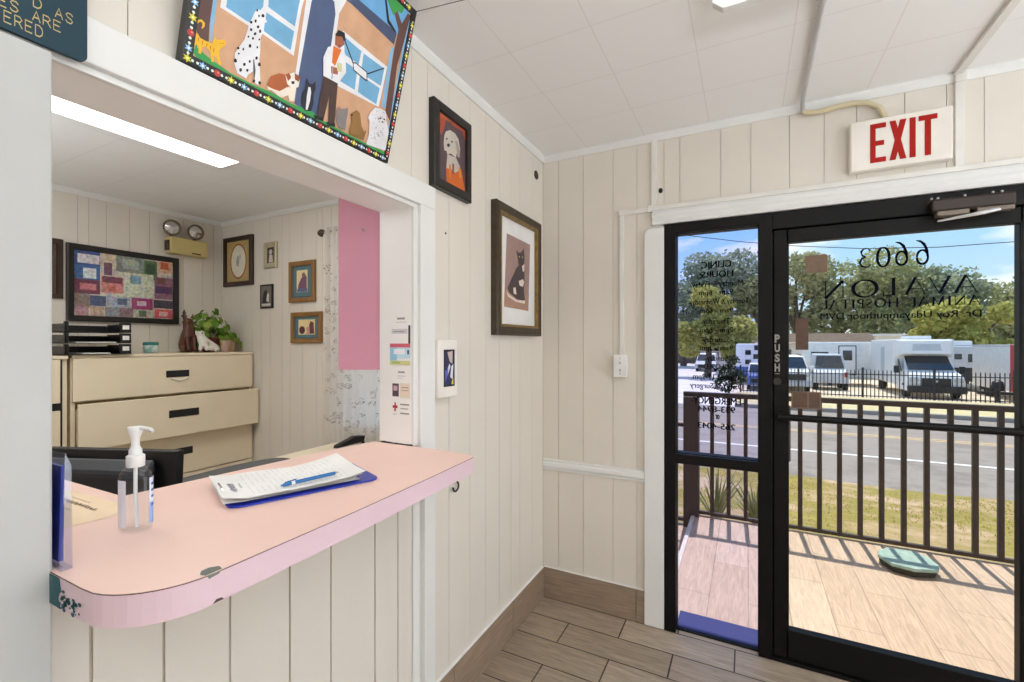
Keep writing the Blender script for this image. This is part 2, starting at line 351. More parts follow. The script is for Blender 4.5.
 ((25,24,30),[(0.424,0.079),(0.429,0.082),(0.431,0.078),(0.426,0.075)]),
 ((224,222,226),[(0.554,0.124),(0.555,0.106),(0.538,0.09),(0.517,0.079),(0.499,0.085),(0.485,0.095),(0.491,0.114),(0.503,0.132),(0.524,0.139),(0.546,0.14)]),
 ((224,222,226),[(0.493,0.088),(0.556,0.116),(0.574,0.091),(0.579,0.034),(0.564,0.032),(0.537,0.028),(0.496,0.023),(0.5,0.054)]),
 ((120,118,128),[(0.54,0.077),(0.544,0.078),(0.544,0.075)]),
 ((120,118,128),[(0.511,0.126),(0.515,0.127),(0.515,0.124)]),
 ((120,118,128),[(0.521,0.083),(0.525,0.084),(0.525,0.081)]),
 ((120,118,128),[(0.506,0.09),(0.51,0.091),(0.51,0.088)]),
 ((120,118,128),[(0.51,0.048),(0.514,0.049),(0.514,0.045)]),
 ((120,118,128),[(0.523,0.111),(0.527,0.112),(0.527,0.109)]),
 ((120,118,128),[(0.538,0.063),(0.542,0.064),(0.542,0.061)]),
 ((120,118,128),[(0.533,0.116),(0.537,0.117),(0.537,0.114)]),
 ((120,118,128),[(0.526,0.068),(0.53,0.068),(0.529,0.065)]),
 ((120,118,128),[(0.51,0.105),(0.514,0.106),(0.514,0.103)]),
 ((120,118,128),[(0.526,0.05),(0.53,0.051),(0.53,0.048)]),
 ((120,118,128),[(0.497,0.11),(0.5,0.111),(0.5,0.108)]),
 ((120,118,128),[(0.517,0.08),(0.521,0.081),(0.52,0.078)]),
 ((120,118,128),[(0.534,0.134),(0.538,0.135),(0.538,0.132)]),
 ((120,118,128),[(0.53,0.068),(0.534,0.068),(0.534,0.065)]),
 ((120,118,128),[(0.534,0.134),(0.538,0.135),(0.538,0.131)]),
 ((120,118,128),[(0.545,0.078),(0.549,0.079),(0.549,0.076)]),
 ((120,118,128),[(0.519,0.113),(0.523,0.114),(0.522,0.111)]),
 ((120,118,128),[(0.538,0.08),(0.542,0.081),(0.542,0.078)]),
 ((120,118,128),[(0.521,0.107),(0.525,0.108),(0.525,0.105)]),
 ((120,118,128),[(0.546,0.09),(0.55,0.091),(0.549,0.088)]),
 ((120,118,128),[(0.544,0.108),(0.548,0.109),(0.547,0.105)]),
 ((120,118,128),[(0.53,0.062),(0.534,0.062),(0.534,0.059)]),
 ((120,118,128),[(0.52,0.09),(0.524,0.09),(0.524,0.087)]),
 ((120,118,128),[(0.534,0.066),(0.538,0.067),(0.538,0.064)]),
 ((120,118,128),[(0.52,0.109),(0.524,0.11),(0.524,0.107)]),
 ((120,118,128),[(0.529,0.072),(0.533,0.073),(0.533,0.07)]),
 ((120,118,128),[(0.538,0.133),(0.542,0.134),(0.542,0.131)]),
 ((120,118,128),[(0.504,0.054),(0.508,0.055),(0.508,0.052)]),
 ((120,118,128),[(0.521,0.107),(0.525,0.108),(0.525,0.105)]),
 ((120,118,128),[(0.532,0.065),(0.536,0.066),(0.536,0.063)]),
 ((120,118,128),[(0.527,0.102),(0.531,0.103),(0.531,0.1)]),
 ((120,118,128),[(0.529,0.066),(0.533,0.067),(0.533,0.064)]),
 ((120,118,128),[(0.547,0.114),(0.551,0.115),(0.551,0.112)]),
 ((120,118,128),[(0.528,0.04),(0.532,0.041),(0.532,0.038)]),
 ((120,118,128),[(0.528,0.118),(0.532,0.119),(0.532,0.116)]),
 ((120,118,128),[(0.519,0.056),(0.523,0.057),(0.523,0.054)]),
 ((120,118,128),[(0.508,0.115),(0.512,0.116),(0.512,0.113)]),
 ((120,118,128),[(0.515,0.064),(0.519,0.065),(0.519,0.061)]),
 ((120,118,128),[(0.534,0.119),(0.538,0.12),(0.537,0.117)]),
 ((120,118,128),[(0.516,0.051),(0.52,0.051),(0.52,0.048)]),
 ((120,118,128),[(0.524,0.102),(0.528,0.103),(0.528,0.1)]),
 ((120,118,128),[(0.548,0.073),(0.552,0.074),(0.552,0.07)]),
 ((120,118,128),[(0.521,0.109),(0.525,0.11),(0.525,0.107)]),
 ((120,118,128),[(0.52,0.052),(0.524,0.053),(0.524,0.05)]),
 ((120,118,128),[(0.539,0.115),(0.543,0.116),(0.543,0.113)]),
 ((25,24,30),[(0.525,0.111),(0.528,0.115),(0.533,0.114),(0.53,0.11)]),
 ((25,24,30),[(0.541,0.115),(0.544,0.119),(0.549,0.118),(0.546,0.114)]),
 ((25,24,30),[(0.536,0.105),(0.539,0.109),(0.544,0.108),(0.541,0.104)]),
]
ART_DOG = [
 ((196,84,54),[(-1.018,2.315),(-0.83,2.334),(-0.838,2.279),(-1.018,2.249)]),
 ((98,76,84),[(-1.018,2.245),(-1.002,2.236),(-0.986,2.265),(-0.969,2.317),(-0.941,2.32),(-0.935,2.303),(-0.864,2.306),(-0.838,2.279),(-0.838,2.182),(-0.846,2.076),(-1.023,2.067)]),
 ((214,108,60),[(-1.018,2.315),(-0.941,2.317),(-0.943,2.309),(-1.018,2.302)]),
 ((228,218,204),[(-0.984,2.24),(-0.975,2.26),(-0.947,2.278),(-0.912,2.279),(-0.889,2.266),(-0.876,2.23),(-0.88,2.194),(-0.895,2.193),(-0.9,2.207),(-0.906,2.185),(-0.941,2.189),(-0.964,2.177),(-0.969,2.188),(-0.984,2.186),(-0.988,2.213)]),
 ((190,178,164),[(-0.912,2.249),(-0.895,2.256),(-0.878,2.222),(-0.88,2.194),(-0.895,2.193),(-0.904,2.226)]),
 ((216,206,192),[(-0.964,2.178),(-0.906,2.185),(-0.876,2.158),(-0.87,2.116),(-0.918,2.114),(-0.924,2.139),(-0.941,2.1),(-0.973,2.109)]),
 ((234,112,30),[(-0.973,2.122),(-0.935,2.128),(-0.912,2.123),(-0.868,2.151),(-0.843,2.07),(-0.969,2.068)]),
 ((240,140,50),[(-0.953,2.142),(-0.941,2.146),(-0.941,2.094),(-0.953,2.09)]),
 ((248,150,40),[(-0.889,2.151),(-0.876,2.158),(-0.864,2.118),(-0.883,2.112)]),
 ((150,90,90),[(-0.932,2.156),(-0.918,2.154),(-0.92,2.113),(-0.932,2.113)]),
 ((40,32,36),[(-0.975,2.232),(-0.968,2.24),(-0.962,2.238),(-0.968,2.23)]),
 ((40,32,36),[(-0.941,2.235),(-0.934,2.243),(-0.927,2.24),(-0.934,2.232)]),
 ((36,28,30),[(-0.968,2.214),(-0.953,2.224),(-0.946,2.219),(-0.955,2.208),(-0.966,2.207)]),
]
ART_CAT = [
 ((158,128,122),[(-0.473,1.979),(-0.207,1.974),(-0.23,1.619),(-0.501,1.624)]),
 ((170,132,112),[(-0.487,1.703),(-0.221,1.712),(-0.23,1.619),(-0.501,1.624)]),
 ((72,58,60),[(-0.375,1.916),(-0.344,1.907),(-0.313,1.916),(-0.286,1.942),(-0.275,1.902),(-0.28,1.854),(-0.275,1.772),(-0.283,1.724),(-0.269,1.669),(-0.362,1.67),(-0.449,1.696),(-0.466,1.716),(-0.425,1.765),(-0.375,1.822),(-0.344,1.844),(-0.36,1.882)]),
 ((226,212,204),[(-0.307,1.844),(-0.28,1.86),(-0.28,1.824),(-0.296,1.816)]),
 ((226,212,204),[(-0.344,1.764),(-0.296,1.779),(-0.28,1.766),(-0.296,1.74),(-0.334,1.742)]),
 ((224,208,198),[(-0.478,1.704),(-0.449,1.685),(-0.362,1.665),(-0.269,1.671),(-0.275,1.654),(-0.375,1.656),(-0.461,1.675)]),
 ((224,208,198),[(-0.405,1.723),(-0.38,1.728),(-0.37,1.692),(-0.4,1.695)]),
 ((220,210,120),[(-0.347,1.886),(-0.339,1.891),(-0.331,1.889),(-0.339,1.884)]),
 ((220,210,120),[(-0.31,1.89),(-0.302,1.895),(-0.294,1.893),(-0.302,1.888)]),
]
PLAQUE = [('D AS', -2.117, -2.066, 1.989, 2.005), ('ES ARE', -2.155, -2.081, 1.967, 1.983), ('ERED', -2.149, -2.103, 1.945, 1.962)]
SUN_E, SKY_E, SIDE_W, CEIL_FILL_W, OFF_W = 4.4, 1.25, 34.0, 66.0, 38.0
# ------------------------------------------------------------------ materials
M = {}
M['wall'] = mat('beige_panel_paint', (222, 215, 204), .5, var=.02, scale=3, bump=.04, bscale=90)
M['groove'] = mat('panel_groove_paint', (200, 190, 172), .7)
M['knee'] = mat('cream_panel_paint', (224, 218, 208), .45, var=.02, scale=2, bump=.05)
M['white'] = mat('white_trim_paint', (228, 228, 226), .38, var=.015, scale=7, bump=.02, bscale=35)
M['ceil'] = None
M['pink_wall'] = mat('pink_panel_paint', (206, 144, 164), .5, var=.02)
M['black_alu'] = mat('black_anodised_frame', (13, 11, 10), .5, spec=.2, var=.1)
M['black'] = mat('black_plastic', (20, 20, 22), .4)
M['blackframe'] = mat('black_painted_frame', (26, 22, 21), .4, var=.1, bump=.1)
M['dkgrey'] = mat('dark_grey_plastic', (72, 74, 76), .5, var=.08, bump=.1, bscale=200)
M['whiteplastic'] = mat('white_plastic', (238, 238, 236), .35)
M['cream'] = mat('cream_enamel_steel', (236, 223, 196), .4, var=.02)
M['creamdark'] = mat('beige_enamel_steel', (184, 168, 134), .45, var=.03)
M['metal'] = mat('galvanised_metal', (204, 204, 206), .4, metal=.6)
M['chrome'] = mat('chrome', (220, 222, 224), .15, metal=1)
M['beigepipe'] = mat('beige_flexible_conduit', (206, 192, 158), .5)
M['raceway'] = mat('offwhite_raceway', (228, 225, 219), .45)
M['red'] = mat('exit_red', (172, 28, 20), .6, spec=.2)
M['signwhite'] = mat('sign_ivory', (240, 234, 224), .35)
M['lampwhite'] = mat('lamp_housing_white', (236, 236, 234), .4)
M['laminate'] = mat('peach_pink_laminate', (240, 205, 192), .42, var=.02, scale=5, spec=.4)
M['lamedge'] = mat('lilac_pink_edge_band', (222, 194, 204), .4, var=.015)  # lilac tint of cool daylight mixed into the pink edge colour
M['lamcore'] = mat('dark_laminate_seam', (70, 52, 48), .7)
M['scuff'] = mat('grey_green_chip', (110, 116, 108), .8)
M['teal'] = mat('old_teal_paint', (22, 92, 100), .6, var=.2, scale=40)
M['gold'] = mat('antique_gold_frame', (140, 112, 58), .42, metal=.3, var=.2, scale=30, bump=.3, bscale=150)
M['bronze'] = mat('dark_bronze_frame', (70, 56, 40), .45, metal=.2, var=.2, scale=30, bump=.3, bscale=150)
M['oak'] = mat('honey_wood_frame', (150, 108, 56), .5, var=.15, scale=20, stretch=(1, 1, .1))
M['darkwood'] = mat('dark_brown_frame', (58, 36, 26), .45, var=.15, scale=20)
M['silver'] = mat('silver_gilt_frame', (196, 188, 160), .35, metal=.5)
M['paper'] = mat('white_paper', (244, 243, 240), .7)
M['blue'] = mat('blue_plastic', (28, 48, 170), .3, var=.05)
M['penblue'] = mat('pen_blue_plastic', (20, 104, 170), .3)
M['art'] = art_mat('painted_picture', .55, .10, 22)
M['photo'] = art_mat('photo_print', .35, .38, 55)
M['print'] = art_mat('flat_print', .5)
M['rail'] = mat('brown_painted_steel', (66, 52, 45), .55, var=.15, scale=30)
M['lamp'] = emit_mat('fluorescent_diffuser', (255, 250, 240), 1.0)
M['officelamp'] = emit_mat('office_troffer_diffuser', (255, 252, 246), 1.0)
M['glass'] = glass_mat('clear_door_glass', (.97, .98, .97), .025)
M['tint'] = glass_mat('violet_film_glass', (.872, .872, .985), .02)
M['acrylic'] = glass_mat('clear_acrylic', (.93, .945, .99), .14, .05)
M['bottle'] = glass_mat('clear_bottle_plastic', (.985, .99, .99), .08, .03)

def ceiling_mat():
    m, nt, out = nodes('fibre_ceiling_tiles'); L = nt.links.new
    b = N(nt, 'ShaderNodeBsdfPrincipled'); b.inputs['Roughness'].default_value = .7
    tc = N(nt, 'ShaderNodeTexCoord'); sep = N(nt, 'ShaderNodeSeparateXYZ'); L(tc.outputs['Object'], sep.inputs[0])
    mx = None
    for ax, off in (('X', .27), ('Y', -.625)):
        a = N(nt, 'ShaderNodeMath', operation='SUBTRACT'); L(sep.outputs[ax], a.inputs[0]); a.inputs[1].default_value = off - .1525 - 305 * .305
        c = N(nt, 'ShaderNodeMath', operation='MODULO'); L(a.outputs[0], c.inputs[0]); c.inputs[1].default_value = .305
        d = N(nt, 'ShaderNodeMath', operation='SUBTRACT'); L(c.outputs[0], d.inputs[0]); d.inputs[1].default_value = .1525
        e = N(nt, 'ShaderNodeMath', operation='ABSOLUTE'); L(d.outputs[0], e.inputs[0])
        g = N(nt, 'ShaderNodeMath', operation='LESS_THAN'); L(e.outputs[0], g.inputs[0]); g.inputs[1].default_value = .0016
        if mx is None: mx = g
        else:
            h = N(nt, 'ShaderNodeMath', operation='MAXIMUM'); L(mx.outputs[0], h.inputs[0]); L(g.outputs[0], h.inputs[1]); mx = h
    no = N(nt, 'ShaderNodeTexNoise'); no.inputs['Scale'].default_value = 180; L(tc.outputs['Object'], no.inputs['Vector'])
    mc = N(nt, 'ShaderNodeMix', data_type='RGBA'); mc.inputs[6].default_value = lin((238, 237, 236)); mc.inputs[7].default_value = lin((224, 220, 216))
    L(mx.outputs[0], mc.inputs[0]); L(mc.outputs[2], b.inputs['Base Color'])
    bp = N(nt, 'ShaderNodeBump'); bp.inputs['Strength'].default_value = .08; bp.inputs['Distance'].default_value = .002
    L(no.outputs['Fac'], bp.inputs['Height']); L(bp.outputs[0], b.inputs['Normal']); L(b.outputs[0], out.inputs[0]); return m

def wood_tile(name, ca, cb, grout, bw, rh, ox, oy, along='X', mort=.0022, rough=.4, grain=1.0):
    """wood-look ceramic planks laid in brick bond"""
    m, nt, out = nodes(name); L = nt.links.new
    b = N(nt, 'ShaderNodeBsdfPrincipled'); b.inputs['Roughness'].default_value = rough; b.inputs['Specular IOR Level'].default_value = .4
    tc = N(nt, 'ShaderNodeTexCoord'); mp = N(nt, 'ShaderNodeMapping'); mp.inputs['Location'].default_value = (ox, oy, 0)
    if along == 'Y': mp.inputs['Rotation'].default_value = (0, 0, -pi / 2)
    L(tc.outputs['Object'], mp.inputs[0])
    br = N(nt, 'ShaderNodeTexBrick'); br.inputs['Scale'].default_value = 1; br.inputs['Brick Width'].default_value = bw; br.inputs['Row Height'].default_value = rh
    br.inputs['Mortar Size'].default_value = mort; br.inputs['Mortar Smooth'].default_value = .1; br.offset = .5
    br.inputs['Color1'].default_value = lin(ca); br.inputs['Color2'].default_value = lin(cb); br.inputs['Mortar'].default_value = lin(grout)
    L(mp.outputs[0], br.inputs['Vector'])
    m2 = N(nt, 'ShaderNodeMapping'); m2.inputs['Scale'].default_value = (2.2, 22, 1); L(mp.outputs[0], m2.inputs[0])
    no = N(nt, 'ShaderNodeTexNoise'); no.inputs['Scale'].default_value = 2.4; no.inputs['Detail'].default_value = 6; no.inputs['Distortion'].default_value = 1.4
    L(m2.outputs[0], no.inputs['Vector'])
    mr = N(nt, 'ShaderNodeMapRange'); mr.inputs['From Min'].default_value = .3; mr.inputs['From Max'].default_value = .75
    mr.inputs['To Min'].default_value = 1 + .12 * grain; mr.inputs['To Max'].default_value = 1 - .3 * grain
    L(no.outputs['Fac'], mr.inputs['Value'])
    mu = N(nt, 'ShaderNodeVectorMath', operation='SCALE'); L(br.outputs['Color'], mu.inputs[0]); L(mr.outputs[0], mu.inputs['Scale'])
    L(mu.outputs[0], b.inputs['Base Color'])
    bp = N(nt, 'ShaderNodeBump'); bp.inputs['Strength'].default_value = .4; bp.inputs['Distance'].default_value = .002; bp.invert = True
    L(br.outputs['Fac'], bp.inputs['Height']); L(bp.outputs[0], b.inputs['Normal']); L(b.outputs[0], out.inputs[0]); return m
M['ceil'] = ceiling_mat()
M['floor'] = wood_tile('grey_brown_plank_tile', (178, 161, 142), (154, 137, 118), (66, 56, 48), .5125, .17, -.48, .012, mort=.0034, rough=.36, grain=1.25)
M['skirt'] = mat('wood_look_tile_skirting', (154, 133, 113), .45, var=.15, scale=4, stretch=(2, 2, 26))
M['deck'] = wood_tile('sandy_plank_tile', (212, 186, 162), (202, 174, 148), (172, 148, 128), .9, .2, 0, .05, along='Y', mort=.003, rough=.7, grain=.85)

# ------------------------------------------------------------------ room shell
CEIL = 2.515
XW, YB, XR = -3.1, -4.6, 3.2
DX0, DX1, DH = .668, 2.08, 2.05
OY0, OY1, OH, CT = -2.10, -1.155, 1.928, 1.09     # hatch between lobby and office

b = MB(); b.box((XW - .1, YB - .1, -.1), (XR + .1, .12, 0)); struct(b, 'floor', M['floor'])
b = MB(); b.box((XW - .1, YB - .1, CEIL), (XR + .1, .12, CEIL + .1)); struct(b, 'ceiling', M['ceil'])

def planks(b, axis, face, cuts, z0, z1, th=.004, gap=.002, sign=1):
    """boards between the cut positions on a wall face; sign = direction the face looks"""
    for a, c in zip(cuts[:-1], cuts[1:]):
        lo, hi = min(a, c) + gap / 2, max(a, c) - gap / 2
        if hi - lo < .004: continue
        if axis == 'x': b.box((face - sign * th, lo, z0), (face, hi, z1))
        else: b.box((lo, face, z0), (hi, face + th, z1))
def cutlist(a, c, extra):
    return sorted([a, c] + [e for e in extra if a + .02 < e < c - .02])
pat = [0, .10, .13 + .11, .37, .50, .61, .76, .85, 1.0, 1.16, 1.22]
def pattern(a, c, start):
    out, k = [], start
    while k < c:
        out += [k + p for p in pat[:-1]]; k += pat[-1]
    return [o for o in out if a < o < c]

# left wall of the lobby with the reception hatch
b = MB(); T = .142
gl = [-.15, -.30, -.40, -.52, -.645, -.777, -.93, -1.066, -1.166, -1.30, -1.42, -1.55, -1.70, -1.81, -1.976, -2.1] + pattern(YB, -2.2, YB + .05)
gk = [-1.225, -1.331, -1.502, -1.632, -1.784, -1.916, -2.03]
b.mi = 0
planks(b, 'x', 0, cutlist(OY1, 0, gl), 0, CEIL); planks(b, 'x', 0, cutlist(OY0, OY1, gl), OH, CEIL)
planks(b, 'x', 0, cutlist(YB, OY0, gl), 0, CEIL)
planks(b, 'x', -T - .0, cutlist(OY1, 0, gl), 0, CEIL, sign=-1); planks(b, 'x', -T, cutlist(OY0, OY1, gl), OH, CEIL, sign=-1); planks(b, 'x', -T, cutlist(YB, OY0, gl), 0, CEIL, sign=-1)
b.mi = 2; planks(b, 'x', 0, cutlist(OY0, OY1 + .006, gk), 0, 1.04, th=.006, gap=.0055)
b.mi = 1
b.box((-T + .004, OY1 + .001, 0), (-.004, 0, CEIL)); b.box((-T + .004, OY0, OH + .004), (-.004, OY1, CEIL)); b.box((-T + .004, YB, 0), (-.004, OY0 - .001, CEIL)); b.box((-T + .006, OY0, 0), (-.006, OY1, 1.04))
struct(b, 'wall_left', [M['wall'], M['groove'], M['knee']])

# far wall with the entrance opening
b = MB(); gf = [.095, .242, .407, .533, .744, .93, 1.059, 1.214, 1.344, 1.46, 1.62, 1.75, 1.86, 2.0, 2.12, 2.3, 2.42, 2.6, 2.75, 2.9, 3.05]
b.mi = 0
planks(b, 'y', 0, cutlist(0, DX0, gf), 0, CEIL); planks(b, 'y', 0, cutlist(DX0, DX1, gf), DH, CEIL); planks(b, 'y', 0, cutlist(DX1, XR, gf), 0, CEIL)
b.mi = 1
b.box((0, .006, 0), (DX0, .12, CEIL)); b.box((DX0, .006, DH), (DX1, .12, CEIL)); b.box((DX1, .006, 0), (XR, .12, CEIL))
struct(b, 'wall_far', [M['wall'], M['groove']])

# office wall with its window, the office back wall, end wall, and the lobby's other walls
WX0, WX1, WZ0, WZ1 = -1.62, -.62, .86, 2.2
b = MB(); go = pattern(XW, -.14, XW + .06)
b.mi = 0
planks(b, 'y', 0, cutlist(XW, WX0, go), 0, CEIL); planks(b, 'y', 0, cutlist(WX1, -T, go), 0, CEIL)
planks(b, 'y', 0, cutlist(WX0, WX1, go), WZ1, CEIL); planks(b, 'y', 0, cutlist(WX0, WX1, go), 0, WZ0)
b.mi = 1
for lo, hi in (((XW - .1, .006, 0), (WX0, .12, CEIL)), ((WX1, .006, 0), (0, .12, CEIL)), ((WX0, .006, WZ1), (WX1, .12, CEIL)), ((WX0, .006, 0), (WX1, .12, WZ0))): b.box(lo, hi)
struct(b, 'wall_office_far', [M['wall'], M['groove']])
b = MB(); b.mi = 0
planks(b, 'x', XW, cutlist(YB, 0, pattern(YB, 0, YB + .02)), 0, CEIL)
b.mi = 1; b.box((XW - .1, YB - .1, 0), (XW - .006, .006, CEIL)); struct(b, 'wall_office_back', [M['wall'], M['groove']])
b = MB(); b.mi = 0
planks(b, 'x', XR, cutlist(YB, 0, pattern(YB, 0, YB + .02)), 0, CEIL, sign=-1)
b.mi = 1; b.box((XR + .006, YB - .1, 0), (XR + .1, .12, CEIL)); struct(b, 'wall_right', [M['wall'], M['groove']])
b = MB(); b.box((XW - .1, YB - .1, 0), (XR + .1, YB, CEIL)); struct(b, 'wall_near', [M['wall']])

# crown mouldings
def crown(b, p, q, inward):
    d = Vector(inward); prof = [(0, CEIL), (0, CEIL - .034), (.008, CEIL - .034), (.020, CEIL - .012), (.020, CEIL)]
    b.loft([[Vector((e[0] + d.x * o, e[1] + d.y * o, z)) for o, z in prof] for e in (p, q)])
b = MB(); crown(b, (0, 0), (0, YB), (1, 0)); crown(b, (.0, 0), (XR, 0), (0, -1)); struct(b, 'trim_1', M['white'], label='white crown moulding round the lobby ceiling')
b = MB(); crown(b, (XW, 0), (XW, YB), (1, 0)); crown(b, (XW, 0), (-T, 0), (0, -1)); struct(b, 'trim_2', M['white'], label='white crown moulding round the office ceiling')

# hatch casing: header board, side board, bead, jamb lining, soffit, post
b = MB()
b.box((0, -2.32, 1.938), (.025, -1.05, 2.0195), .003)
b.box((0, -2.10, 1.924), (.012, -1.135, 1.938), .002)
struct(b, 'trim_3', M['white'], label='white header board over the reception hatch')
b = MB()
b.box((0, -1.135, 1.05), (.025, -1.05, 1.938), .003); b.box((0, -1.112, 0), (.025, -1.05, 1.05), .003); b.box((-.003, -1.15, 0), (.002, -1.11, 1.04))
b.box((0, -1.157, CT), (.012, -1.135, 1.924), .003)
struct(b, 'trim_4', M['white'], label='white side board of the reception hatch down to the floor')
b = MB(); b.box((-T - .004, OY1 - .002, 1.094), (.002, OY1 + .010, OH), .001); b.box((-T - .004, OY0, OH - .002), (.004, OY1 + .010, OH + .012)); b.box((-T - .004, OY0 - .010, CT), (.002, OY0 + .001, OH))
struct(b, 'trim_5', mat('bright_white_lining_paint', (246, 245, 243), .4, var=.015), label='white lining of the reception hatch')
b = MB(); b.box((0, -2.24, 0), (.064, -2.1005, 1.912), .004)
struct(b, 'trim_6', mat('grey_white_post_paint', (190, 191, 189), .45, var=.03, scale=7, bump=.1, bscale=30), label='thick white post at the near end of the hatch')
# sealant line where the jamb meets the counter
b = MB(); b.mi = 0
pp = []
for k in range(15):
    x = -.142 + k * .0105; pp.append((x, OY1 - .002, CT + .0025 + .001 * random.random()))
b.tube(pp, [random.uniform(.0018, .0038) for _ in pp], 6)
struct(b, 'trim_7', M['black'], label='ragged dark seam under the hatch jamb')

# chair rail, baseboards, door casing
b = MB(); prof = [(0, .731), (.010, .731), (.012, .742), (.018, .752), (.018, .768), (.012, .776), (.013, .786), (.008, .790), (0, .790)]
b.loft([[Vector((x, -o, z)) for o, z in prof] for x in (0.002, DX0 - .094)]); struct(b, 'trim_8', M['white'], label='white chair rail on the far wall')
b = MB(); b.box((0, -.012, 0), (.529, 0, .172), .002); b.box((.532, -.012, 0), (DX0 - .094, 0, .172), .002); struct(b, 'baseboard_far', M['skirt'])
b = MB()
ys = [-.0125, -.4, -.91, -1.05]
for a, c in zip(ys[:-1], ys[1:]): b.box((0, c + .0015, 0), (.012, a - .0015, .172), .002)
struct(b, 'baseboard_left', M['skirt'])
b = MB(); b.box((.012, -.0125, .172), (.57, -.0, .1732)); b.box((0, -1.05, .172), (.0125, -.012, .1732)); struct(b, 'trim_9', M['white'], label='thin white caulk line on the skirting tiles')
b = MB()
pts = [(DX0 - .094, 0.004), (DX0 + .002, 0.004), (DX0 + .002, 2.035)] + [(DX0 - .06 + .0 - .034 * sin(radians(a)) + .0, 2.035 - .034 + .034 * cos(radians(a))) for a in range(0, 91, 15)]
b.prism([(x, 0, z) for x, z in pts], (0, -.02, 0)); struct(b, 'trim_10', M['white'], bevel=.002, label='white casing board beside the entrance with a rounded top corner')
b = MB(); z0 = DH + .0; prof = [(0, z0), (.022, z0), (.026, z0 + .01), (.022, z0 + .022), (.026, z0 + .034), (.022, z0 + .046), (.026, z0 + .058), (.02, z0 + .072), (0, z0 + .074)]
b.loft([[Vector((x, -o, z)) for o, z in prof] for x in (DX0 - .055, DX1 + .1)]); struct(b, 'trim_11', M['white'], label='fluted white head casing over the entrance')
b = MB(); b.box((DX1, -.02, 0), (DX1 + .095, 0, DH), .002); struct(b, 'trim_12', M['white'], label='white casing board on the hinge side of the entrance')
b = MB(); b.box((DX1 + .095, -.012, 0), (XR, 0, .172), .002); struct(b, 'baseboard_far_end', M['skirt'])

# pink panel beside the hatch inside the office
t = thing('hinged_shutter', 'flat pink painted shutter panel hanging behind the hatch jamb, with a small hook mark', 'shutter', (-T - .02, OY1 + .01, 1.355))
d = Vector((-.8886, -.4586, 0)); n_ = Vector((.4586, -.8886, 0)); P0 = Vector((-T - .006, OY1 + .006, 1.352))
b = MB(); b.prism([P0, P0 + d * .155, P0 + d * .155 - n_ * .02, P0 - n_ * .02], (0, 0, .98)); b.build('panel', M['pink_wall'], t)
b = MB(); c0 = P0 + d * .07 + n_ * .003 + Vector((0, 0, .515)); b.tube([c0 + Vector((0, 0, .006)) , c0, c0 - d * .006 + Vector((0, 0, -.006)), c0 - d * .012 + Vector((0, 0, -.004))], .0015, 6); part_label(b.build('hook', M['metal'], t), 'tiny metal hook')
for z in (1.5, 2.1):
    b = MB(); b.tube([P0 + Vector((0.0, -.001, z - 1.352 - .03)), P0 + Vector((0, -.001, z - 1.352 + .03))], .004, 8); b.build('hinge', M['metal'], t)

# ------------------------------------------------------------------ entrance: sidelight and door
w = struct_empty('window_1', (DX0, 0, 0), 'tall black framed sidelight with violet film beside the door')
def fbox(b, x0, x1, z0, z1, y0=-.012, y1=.085, bev=.003): b.box((x0, y0, z0), (x1, y1, z1), bev)
b = MB(); fbox(b, DX0 + .002, .726, 0, DH - .002); fbox(b, 1.09, 1.146, 0, DH - .002); fbox(b, .72, 1.095, 2.0, DH - .002); fbox(b, .72, 1.095, .849, .896); b.box((.72, .020, -.002), (1.095, .042, .007))
b.build('frame', M['black_alu'], w)
b = MB(); b.box((.722, .043, .0), (1.094, .196, .006), .002); part_label(b.build('sill_strip', mat('blue_strip', (30, 40, 104), .6, var=.06), w), 'blue strip along the sill')  # flat blue strip at the foot of the sidelight
b = MB(); 
for z0, z1 in ((.010, .849), (.896, 2.0)):
    for x in (.7262, 1.0882): b.box((x, .014, z0), (x + .002, .05, z1))
    for z in ((z0, z1 - .003) if z0 > .5 else (z1 - .003,)): b.box((.7262, .014, z), (1.0898, .05, z + .003))
b.build('glazing_bead', M['black_alu'], w)
b = MB(); b.box((.727, .028, .896), (1.089, .034, 2.0)); b.build('pane', M['tint'], w)
b = MB(); b.box((.727, .028, .006), (1.089, .034, .849)); b.build('pane', M['tint'], w)
HOURS = [('CLINIC', 0.840, 0.975, 1.818, 1.852), ('HOURS:', 0.833, 0.983, 1.772, 1.803), ('-Monday & Friday-', 0.787, 1.038, 1.716, 1.754), ('9am - 6pm', 0.829, 0.983, 1.680, 1.711),
 ('-Tuesday & Wednesday-', 0.778, 1.059, 1.631, 1.667), ('9am - 6pm', 0.833, 0.983, 1.590, 1.622), ('-Thursday-', 0.838, 0.979, 1.535, 1.571), ('2pm - 6pm', 0.833, 0.983, 1.494, 1.527),
 ('-Saturday-', 0.838, 0.979, 1.445, 1.481), ('9am - 2pm', 0.833, 0.983, 1.406, 1.438), ('-Sunday-', 0.856, 0.971, 1.353, 1.390), ('CLOSED', 0.851, 0.966, 1.322, 1.348),
 ('Closed 12-2pm', 0.801, 1.009, 1.261, 1.298), ('Daily for Surgery', 0.787, 1.026, 1.218, 1.254), ('-EMERGENCY-', 0.792, 1.030, 1.150, 1.184), ('933-8944', 0.824, 0.992, 1.111, 1.140), ('or', 0.905, 0.923, 1.078, 1.100), ('265-4043', 0.824, 0.992, 1.029, 1.058)]
M['navy'] = mat('navy_vinyl_letters', (5, 6, 24), .7, spec=.05)
M['ink'] = mat('black_vinyl_letters', (4, 4, 10), .7, spec=.05)
b = MB()
def on_glass(x0, x1, z0, z1, y): return lambda a, c: ((x1 - a * (x1 - x0)), y, z0 + c * (z1 - z0))    # reads from outside
